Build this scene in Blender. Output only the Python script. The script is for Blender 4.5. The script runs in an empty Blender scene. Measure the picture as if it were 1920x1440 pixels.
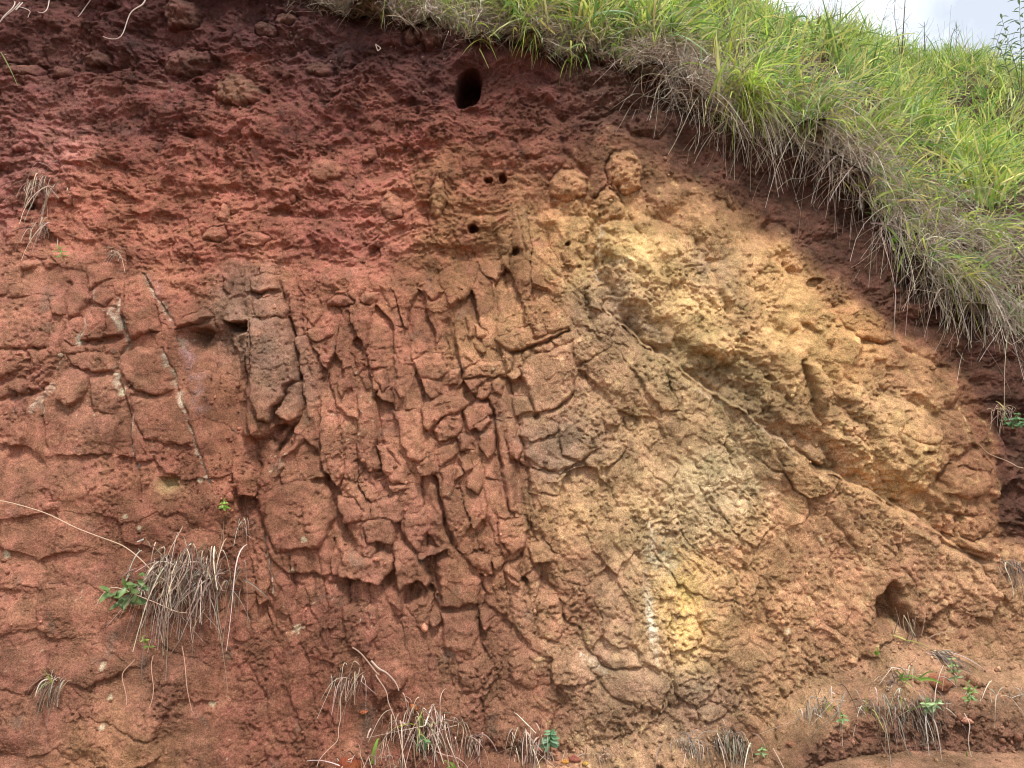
import bpy, math, random
import numpy as np

# ------------------------------------------------------------------ camera, sky, sun, exposure
SC = bpy.context.scene
COL = SC.collection
R = math.radians
CAMZ, PITCH, FPX = 1.4, R(4.0), 1400.0
cam_d = bpy.data.cameras.new("camera"); cam = bpy.data.objects.new("camera", cam_d); COL.objects.link(cam)
cam.location = (0, 0, CAMZ); cam.rotation_euler = (R(90) + PITCH, 0, 0)
cam_d.sensor_width = 36; cam_d.lens = FPX * 36 / 1920; cam_d.clip_start = .05; cam_d.clip_end = 600
SC.camera = cam

SUN_EL, SUN_AZ = R(67), R(158)          # azimuth clockwise from +Y (the bank lies towards +Y)
world = bpy.data.worlds.new("World"); SC.world = world; world.use_nodes = True
wn, wl = world.node_tree.nodes, world.node_tree.links; wn.clear()
w_out = wn.new("ShaderNodeOutputWorld"); w_bg = wn.new("ShaderNodeBackground")
w_sky = wn.new("ShaderNodeTexSky"); w_sky.sky_type = 'NISHITA'; w_sky.sun_disc = False
w_sky.sun_elevation = SUN_EL; w_sky.sun_rotation = SUN_AZ; w_sky.dust_density = 2.0
w_tc = wn.new("ShaderNodeTexCoord"); w_nz = wn.new("ShaderNodeTexNoise")
w_nz.inputs["Scale"].default_value = 2.6; w_nz.inputs["Detail"].default_value = 7; w_nz.inputs["Roughness"].default_value = .55
w_rp = wn.new("ShaderNodeValToRGB"); w_rp.color_ramp.elements[0].position = .42; w_rp.color_ramp.elements[1].position = .58; w_rp.color_ramp.elements[0].color = (.42, .42, .42, 1)
w_mx = wn.new("ShaderNodeMixRGB"); w_mx.inputs[2].default_value = (12.4, 12.9, 13.4, 1)     # bright cloud
wl.new(w_tc.outputs["Generated"], w_nz.inputs["Vector"]); wl.new(w_nz.outputs["Fac"], w_rp.inputs["Fac"])
wl.new(w_rp.outputs["Color"], w_mx.inputs[0]); wl.new(w_sky.outputs[0], w_mx.inputs[1])
wl.new(w_mx.outputs[0], w_bg.inputs["Color"]); w_bg.inputs["Strength"].default_value = .068
wl.new(w_bg.outputs[0], w_out.inputs["Surface"])

sun_d = bpy.data.lights.new("sun", 'SUN'); sun = bpy.data.objects.new("sun", sun_d); COL.objects.link(sun)
sun_d.energy = 2.3; sun_d.angle = R(8); sun_d.color = (1, .96, .9)
sun.rotation_euler = (R(90) - SUN_EL, 0, -SUN_AZ + math.pi)     # light travels away from the sun
sun["kind"] = "helper"
SC.view_settings.view_transform = 'Standard'; SC.view_settings.look = 'None'
SC.cycles.filter_width = 1.05; SC.view_settings.gamma = 1; SC.view_settings.use_curve_mapping = False
SC.view_settings.exposure = 0.90

rng = np.random.default_rng(7); random.seed(7)
F32 = np.float32
CP, SP = math.cos(PITCH), math.sin(PITCH)

def project(X, Y, Z):
    vz = Z - CAMZ
    d = np.maximum(Y * CP + vz * SP, .05)
    return 960 + FPX * X / d, 720 - FPX * (-Y * SP + vz * CP) / d

def ray(px, py):
    a, b = (px - 960) / FPX, (720 - py) / FPX
    return np.array([a, CP - b * SP, SP + b * CP])

def base_y(X, Z):
    return 3.22 + .27 * Z + .10 * X

def on_base(px, py):
    r = ray(px, py); k = (3.22 + .27 * CAMZ) / (r[1] - .27 * r[2] - .10 * r[0])
    return np.array([r[0] * k, r[1] * k, CAMZ + r[2] * k])

# ------------------------------------------------------------------ numpy noise
PERM = rng.permutation(1024).astype(np.int32)
GA = rng.uniform(0, 2 * math.pi, 1024)
GX, GY = np.cos(GA).astype(F32), np.sin(GA).astype(F32)
RND = rng.random((8, 1024)).astype(F32)

def hsh(i, j, s=0):
    return PERM[(PERM[(i + s * 131) & 1023] + j + s * 57) & 1023]

def perlin(x, y, s=0):
    x = np.asarray(x, F32); y = np.asarray(y, F32)
    fx, fy = np.floor(x), np.floor(y); i, j = fx.astype(np.int32), fy.astype(np.int32)
    x = x - fx; y = y - fy
    u = x * x * x * (x * (x * 6 - 15) + 10); v = y * y * y * (y * (y * 6 - 15) + 10)
    def g(di, dj):
        h = hsh(i + di, j + dj, s); return GX[h] * (x - di) + GY[h] * (y - dj)
    a = g(0, 0); b = g(1, 0); c = g(0, 1); d = g(1, 1)
    a = a + u * (b - a); c = c + u * (d - c)
    return (a + v * (c - a)) * 1.5

def fbm(x, y, o=4, s=0, gain=.5, kind=0):
    t = 0; a = 1.0; n = 0
    for k in range(o):
        p = perlin(x, y, s + k * 3)
        if kind == 1: p = np.abs(p) * 2 - .6           # rounded lumps with creases
        if kind == 2: p = .6 - np.abs(p) * 2           # sharp ridges
        t = t + a * p; n += a; a *= gain
        x = x * 2.03 + 17.3; y = y * 2.03 - 9.1
    return t / n

def worley(x, y, s=0, jit=.85):
    fx, fy = np.floor(x).astype(np.int32), np.floor(y).astype(np.int32)
    f1 = np.full(x.shape, 9, F32); f2 = f1.copy(); idd = np.zeros(x.shape, np.int32)
    cx = np.zeros(x.shape, F32); cy = cx.copy()
    for di in (-1, 0, 1):
        for dj in (-1, 0, 1):
            i, j = fx + di, fy + dj; h = hsh(i, j, s)
            ox = i + .5 + jit * (RND[0][h] - .5); oy = j + .5 + jit * (RND[1][h] - .5)
            dx, dy = x - ox, y - oy; d = np.sqrt(dx * dx + dy * dy).astype(F32)
            near = d < f1
            f2 = np.where(near, f1, np.minimum(f2, d)); f1 = np.where(near, d, f1)
            idd = np.where(near, (i & 511) * 512 + (j & 511), idd)
            cx = np.where(near, dx, cx); cy = np.where(near, dy, cy)
    return f1, f2, idd, cx, cy

def sstep(a, b, x):
    t = np.clip((x - a) / (b - a), 0, 1); return t * t * (3 - 2 * t)

def poly_sd(px, py, pts):
    """signed distance to polygon, positive inside"""
    d = np.full(px.shape, 1e9, F32); ins = np.zeros(px.shape, bool); n = len(pts)
    for k in range(n):
        (x0, y0), (x1, y1) = pts[k], pts[(k + 1) % n]
        ex, ey = x1 - x0, y1 - y0; wx, wy = px - x0, py - y0
        t = np.clip((wx * ex + wy * ey) / (ex * ex + ey * ey + 1e-9), 0, 1)
        d = np.minimum(d, (wx - ex * t) ** 2 + (wy - ey * t) ** 2)
        c = ((y0 <= py) & (y1 > py)) | ((y1 <= py) & (y0 > py))
        if ey != 0: ins ^= c & (px < x0 + (py - y0) / ey * ex)
    d = np.sqrt(d); return np.where(ins, d, -d)

def line_d(px, py, pts):
    """distance to polyline, side (+ = left of travel, i.e. above a line drawn left to right), position 0..1"""
    d = np.full(px.shape, 1e9, F32); side = np.zeros(px.shape, F32); pos = np.zeros(px.shape, F32); n = len(pts) - 1
    for k in range(n):
        (x0, y0), (x1, y1) = pts[k], pts[k + 1]
        ex, ey = x1 - x0, y1 - y0; wx, wy = px - x0, py - y0
        t = np.clip((wx * ex + wy * ey) / (ex * ex + ey * ey + 1e-9), 0, 1)
        q = (wx - ex * t) ** 2 + (wy - ey * t) ** 2; m = q < d
        d = np.where(m, q, d); side = np.where(m, np.sign(ey * wx - ex * wy), side); pos = np.where(m, (k + t) / n, pos)
    return np.sqrt(d), side, pos

def rbf(pts, px, py, sig, step=8):
    """scattered values (x, y, v...) blended smoothly; evaluated on a lattice, then sampled"""
    P = np.array(pts, F32); gx = np.arange(-700, 2640, step, dtype=F32); gy = np.arange(-400, 1860, step, dtype=F32)
    A, B = np.meshgrid(gx, gy); W = np.zeros(A.shape, F32); V = np.zeros(A.shape + (P.shape[1] - 2,), F32)
    for p in P:
        w = np.exp(-(((A - p[0]) ** 2 + (B - p[1]) ** 2) / (2 * sig * sig))) + 1e-4 / (((A - p[0]) ** 2 + (B - p[1]) ** 2) / 1e4 + 1) ** 2
        W += w; V += w[..., None] * p[2:]
    V /= W[..., None]
    u = np.clip((px + 700) / step, 0, len(gx) - 1.01); v = np.clip((py + 400) / step, 0, len(gy) - 1.01)
    i, j = u.astype(int), v.astype(int); fu, fv = (u - i)[..., None], (v - j)[..., None]
    return (V[j, i] * (1 - fu) + V[j, i + 1] * fu) * (1 - fv) + (V[j + 1, i] * (1 - fu) + V[j + 1, i + 1] * fu) * fv

# ------------------------------------------------------------------ materials
def mat(name):
    m = bpy.data.materials.new(name); m.use_nodes = True; n = m.node_tree.nodes; n.clear()
    o = n.new("ShaderNodeOutputMaterial"); return m, n, m.node_tree.links, o

def N(n, t, **kw):
    x = n.new(t)
    for k, v in kw.items():
        if k in x.inputs: x.inputs[k].default_value = v
        else: setattr(x, k, v)
    return x

def soil_material(name, attr="soil", flat=None, grain=1.0):
    m, n, l, o = mat(name)
    p = N(n, "ShaderNodeBsdfPrincipled", Roughness=.95); p.inputs["Specular IOR Level"].default_value = .12
    tc = N(n, "ShaderNodeTexCoord")
    if flat is None:
        base = N(n, "ShaderNodeAttribute", attribute_name=attr).outputs["Color"]
    else:
        rgb = N(n, "ShaderNodeRGB"); rgb.outputs[0].default_value = (*flat, 1); base = rgb.outputs[0]
    def noise(scale, detail, rough=.6):
        t = N(n, "ShaderNodeTexNoise", Scale=scale, Detail=detail, Roughness=rough); l.new(tc.outputs["Object"], t.inputs["Vector"]); return t.outputs["Fac"]
    def mul(col, fac, lo, hi, a=.3, b=.7):
        mr = N(n, "ShaderNodeMapRange"); mr.inputs[1].default_value = a; mr.inputs[2].default_value = b
        mr.inputs[3].default_value = lo; mr.inputs[4].default_value = hi; l.new(fac, mr.inputs[0])
        v = N(n, "ShaderNodeVectorMath", operation='SCALE'); l.new(col, v.inputs[0]); l.new(mr.outputs[0], v.inputs["Scale"]); return v.outputs[0]
    fine = noise(150, 5, .75); grit = noise(420, 3, .7)
    c = mul(base, noise(26, 6, .7), .68, 1.32); c = mul(c, fine, .42, 1.58); c = mul(c, grit, .55, 1.45)
    # hue drift between ochre and rust
    hs = N(n, "ShaderNodeHueSaturation"); mr = N(n, "ShaderNodeMapRange"); mr.inputs[1].default_value = .35; mr.inputs[2].default_value = .65
    mr.inputs[3].default_value = .493; mr.inputs[4].default_value = .507; l.new(noise(11, 5, .65), mr.inputs[0]); l.new(mr.outputs[0], hs.inputs["Hue"])
    l.new(c, hs.inputs["Color"]); l.new(hs.outputs[0], p.inputs["Base Color"])
    b1 = N(n, "ShaderNodeBump", Strength=1.0, Distance=.014 * grain); l.new(noise(75, 6, .72), b1.inputs["Height"])
    vo = N(n, "ShaderNodeTexVoronoi", Scale=210.0); l.new(tc.outputs["Object"], vo.inputs["Vector"])
    b2 = N(n, "ShaderNodeBump", Strength=.9, Distance=.0045 * grain, invert=True); l.new(vo.outputs["Distance"], b2.inputs["Height"]); l.new(b1.outputs[0], b2.inputs["Normal"])
    b3 = N(n, "ShaderNodeBump", Strength=.8, Distance=.0025 * grain); l.new(grit, b3.inputs["Height"]); l.new(b2.outputs[0], b3.inputs["Normal"])
    vs = N(n, "ShaderNodeMapRange"); vs.inputs[1].default_value = .38; vs.inputs[2].default_value = .62; vs.inputs[3].default_value = .25; vs.inputs[4].default_value = 1.25
    l.new(noise(5.5, 4, .6), vs.inputs[0]); l.new(vs.outputs[0], b1.inputs["Strength"]); l.new(vs.outputs[0], b2.inputs["Strength"])
    l.new(b3.outputs[0], p.inputs["Normal"]); l.new(p.outputs[0], o.inputs["Surface"]); return m

def blade_material(name, trans, attr="blade"):
    m, n, l, o = mat(name)
    at = N(n, "ShaderNodeAttribute", attribute_name=attr)
    p = N(n, "ShaderNodeBsdfPrincipled", Roughness=.42); p.inputs["Specular IOR Level"].default_value = .45
    t = N(n, "ShaderNodeBsdfTranslucent"); mx = N(n, "ShaderNodeMixShader"); mx.inputs[0].default_value = trans
    nz = N(n, "ShaderNodeTexNoise", Scale=60.0, Detail=3.0); mr = N(n, "ShaderNodeMapRange"); mr.inputs[3].default_value = .7; mr.inputs[4].default_value = 1.3
    l.new(nz.outputs["Fac"], mr.inputs[0]); v = N(n, "ShaderNodeVectorMath", operation='SCALE')
    l.new(at.outputs["Color"], v.inputs[0]); l.new(mr.outputs[0], v.inputs["Scale"])
    l.new(v.outputs[0], p.inputs["Base Color"]); l.new(v.outputs[0], t.inputs["Color"])
    l.new(p.outputs[0], mx.inputs[1]); l.new(t.outputs[0], mx.inputs[2]); l.new(mx.outputs[0], o.inputs["Surface"]); return m

M_BANK = soil_material("bank_soil")
M_HILL = soil_material("hill_soil", flat=(.075, .048, .030))
M_GROUND = soil_material("ground_soil", flat=(.33, .185, .11), grain=1.5)
M_GRASS = blade_material("green_blades", .42)
M_DRY = blade_material("dry_stems", .15)
M_LEAF = blade_material("leaf_tissue", .22)

def lin(c):
    c = np.asarray(c, F32) / 255.; return np.where(c <= .04045, c / 12.92, ((c + .055) / 1.055) ** 2.4)

def mesh_from(name, V, quads, material, colors=None, attr="soil", tris=None):
    me = bpy.data.meshes.new(name); V = np.ascontiguousarray(V, F32)
    q = np.ascontiguousarray(quads, np.int32).reshape(-1, 4) if quads is not None else np.zeros((0, 4), np.int32)
    t = np.ascontiguousarray(tris, np.int32).reshape(-1, 3) if tris is not None else np.zeros((0, 3), np.int32)
    me.vertices.add(len(V)); me.vertices.foreach_set("co", V.ravel())
    me.loops.add(q.size + t.size); me.loops.foreach_set("vertex_index", np.concatenate([q.ravel(), t.ravel()]))
    me.polygons.add(len(q) + len(t))
    me.polygons.foreach_set("loop_start", np.concatenate([np.arange(len(q)) * 4, q.size + np.arange(len(t)) * 3]).astype(np.int32))
    me.polygons.foreach_set("use_smooth", np.ones(len(q) + len(t), bool))
    if colors is not None:
        a = me.attributes.new(attr, 'FLOAT_COLOR', 'POINT')
        a.data.foreach_set("color", np.concatenate([colors, np.ones((len(colors), 1))], 1).astype(F32).ravel())
    me.materials.append(material); me.update(calc_edges=True); me.validate(); return me

def obj(name, me, parent=None, **props):
    o = bpy.data.objects.new(name, me); COL.objects.link(o)
    if parent is not None: o.parent = parent
    for k, v in props.items(): o[k] = v
    return o

# ------------------------------------------------------------------ the bank: edge, grid and large forms (metres of relief at photo positions)
EDGE = [(-900, -190), (0, -70), (300, -35), (480, -12), (560, 0), (640, 20), (760, 45), (870, 62), (1000, 92), (1150, 118), (1250, 152), (1340, 200),
        (1450, 232), (1540, 262), (1610, 310), (1670, 395), (1720, 490), (1800, 580), (1880, 625), (2000, 660), (2700, 790)]
EX, EY = np.array(EDGE, F32).T
def edge_py(px): return np.interp(px, EX, EY)

STEP = .0054
def axis(lo, hi, step, lo2, hi2, g=1.06):
    mid = np.arange(lo, hi, step); out = []; s, x = step, mid[-1]
    while x < hi2: s = min(s * g, .05); x += s; out.append(x)
    pre = []; s, x = step, lo
    while x > lo2: s = min(s * g, .05); x -= s; pre.append(x)
    return np.array(pre[::-1] + list(mid) + out, F32)
GXX = axis(-2.75, 2.85, STEP, -6.5, 6.5); GZZ = axis(-.05, 4.02, STEP, -.25, 4.8)
X0, Z0 = np.meshgrid(GXX, GZZ); Y0 = base_y(X0, Z0).astype(F32)
DIRV = (0.0, -.985, -.17)                                     # relief leans out a little downwards: small overhangs

MACRO = [(0, 50, -.04), (300, 50, -.05), (600, 50, -.05), (900, 90, -.06), (0, 200, -.07), (300, 200, -.06), (600, 200, -.08), (900, 200, -.07), (1100, 200, -.06),
         (0, 350, -.04), (200, 350, -.03), (400, 350, -.02), (600, 350, -.02), (800, 350, -.03), (150, 450, 0), (50, 550, .10), (150, 560, .10), (250, 560, .12), (50, 800, .10), (200, 800, .11),
         (330, 820, .09), (150, 1100, .08), (300, 1200, .07), (150, 1400, .09), (430, 1200, .05), (430, 480, .03), (520, 700, .09), (600, 600, .05), (700, 800, .07), (700, 1100, .06),
         (560, 1050, .09), (700, 1350, .02), (860, 560, .02), (850, 900, .07), (850, 1200, .04), (880, 460, -.06), (1000, 650, .07), (1000, 900, .06), (950, 530, .01), (1050, 1150, .05), (1000, 1350, .03),
         (1100, 350, .02), (1180, 300, .05), (1200, 420, .05), (1250, 550, .08), (1450, 500, .07), (1350, 350, -.01), (1500, 700, .14), (1620, 600, .10), (1700, 850, .16), (1800, 950, .14),
         (1250, 800, .05), (1400, 1000, .03), (1600, 1050, .03), (1250, 1300, .07), (1450, 1280, .05), (1300, 230, -.16), (1420, 300, -.18), (1520, 340, -.20), (1580, 420, -.17), (1660, 480, -.16), (1720, 560, -.10), (1750, 640, -.02),
         (1860, 750, .0), (1900, 950, -.03), (1850, 1100, .09), (1760, 1050, .05), (1550, 1200, .05), (1200, 1000, .02), (1120, 700, .06)]
LIP = [(1340, 1500), (1400, 1380), (1480, 1318), (1563, 1318), (1680, 1306), (1763, 1316), (1847, 1330), (1920, 1313), (2300, 1310)]
TAL = [(1340, 1500), (1450, 1330), (1513, 1267), (1570, 1258), (1633, 1233), (1655, 1195), (1740, 1200), (1800, 1223), (1920, 1237), (2300, 1230)]
LX, LY = np.array(LIP, F32).T; TX, TY = np.array(TAL, F32).T
def macro(px, py):
    h = rbf([m for m in MACRO], px, py, 85)[..., 0]
    lip, tal = np.interp(px, LX, LY), np.interp(px, TX, TY)       # fallen earth banked against the foot, with a cut lip
    k = np.clip((py - tal) / np.maximum(lip - tal, 60), 0, 1.0)
    h = h + .30 * k * np.where(px > 1345, 1, 0) * sstep(1345, 1500, px)
    berm = sstep(1385 - 30 * np.sin(px / 90.), 1450, py) * sstep(560, 640, px) * (1 - sstep(1340, 1420, px))
    return h + .10 * berm
PX, PY = project(X0, Y0, Z0)
for _ in range(3):
    HM = macro(PX, PY); PX, PY = project(X0 + DIRV[0] * HM, Y0 + DIRV[1] * HM, Z0 + DIRV[2] * HM)
PX = PX.astype(F32); PY = PY.astype(F32); HM = HM.astype(F32)

# ------------------------------------------------------------------ regions of the face
w1 = fbm(PX / 150, PY / 150, 4, 11) * 55; w2 = fbm(PX / 150, PY / 150, 4, 23) * 55
QX, QY = PX + w1, PY + w2                                        # wobbled positions so that borders stay ragged
SOILB = [(-900, 480), (0, 470), (150, 480), (330, 560), (480, 500), (620, 530), (740, 510), (830, 520), (900, 490), (980, 350), (1100, 300), (1240, 280), (1400, 345), (1500, 425), (1570, 510), (1660, 575), (1750, 640), (1830, 720), (1855, 800), (1870, 1000), (2000, 1100), (2600, 1200)]
sbx, sby = np.array(SOILB, F32).T
soilm = 1 - sstep(-75, 75, QY + 30 * fbm(PX / 60, PY / 60, 3, 25) - np.interp(QX, sbx, sby))         # crumbly top soil
DIAG = [(1040, 420), (1085, 490), (1140, 590), (1200, 640), (1320, 726), (1390, 773), (1440, 813), (1493, 847), (1530, 877), (1597, 910), (1657, 937), (1700, 960), (1790, 1025), (1920, 1075), (2400, 1200)]
dx_, dy_ = np.array(DIAG, F32).T
diag_y = np.interp(PX, dx_, dy_)
upper = (1 - soilm) * sstep(-6, 6, diag_y - PY) * sstep(960, 1060, QX - (QY - 400) * .1)      # pale rounded mass above the diagonal joint
brown = (1 - soilm) * (1 - upper) * sstep(960, 1040, QX)
leftm = (1 - soilm) * (1 - sstep(400, 470, QX))
ribm = np.clip((1 - soilm) * (1 - leftm) * (1 - upper) * (1 - sstep(985, 1050, QX)), 0, 1)
ribm_low = ribm * (1 - sstep(1100, 1260, QY) * .85)
talm = sstep(0, 14, PY - np.interp(PX, TX, TY)) * sstep(1420, 1500, PX)

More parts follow.
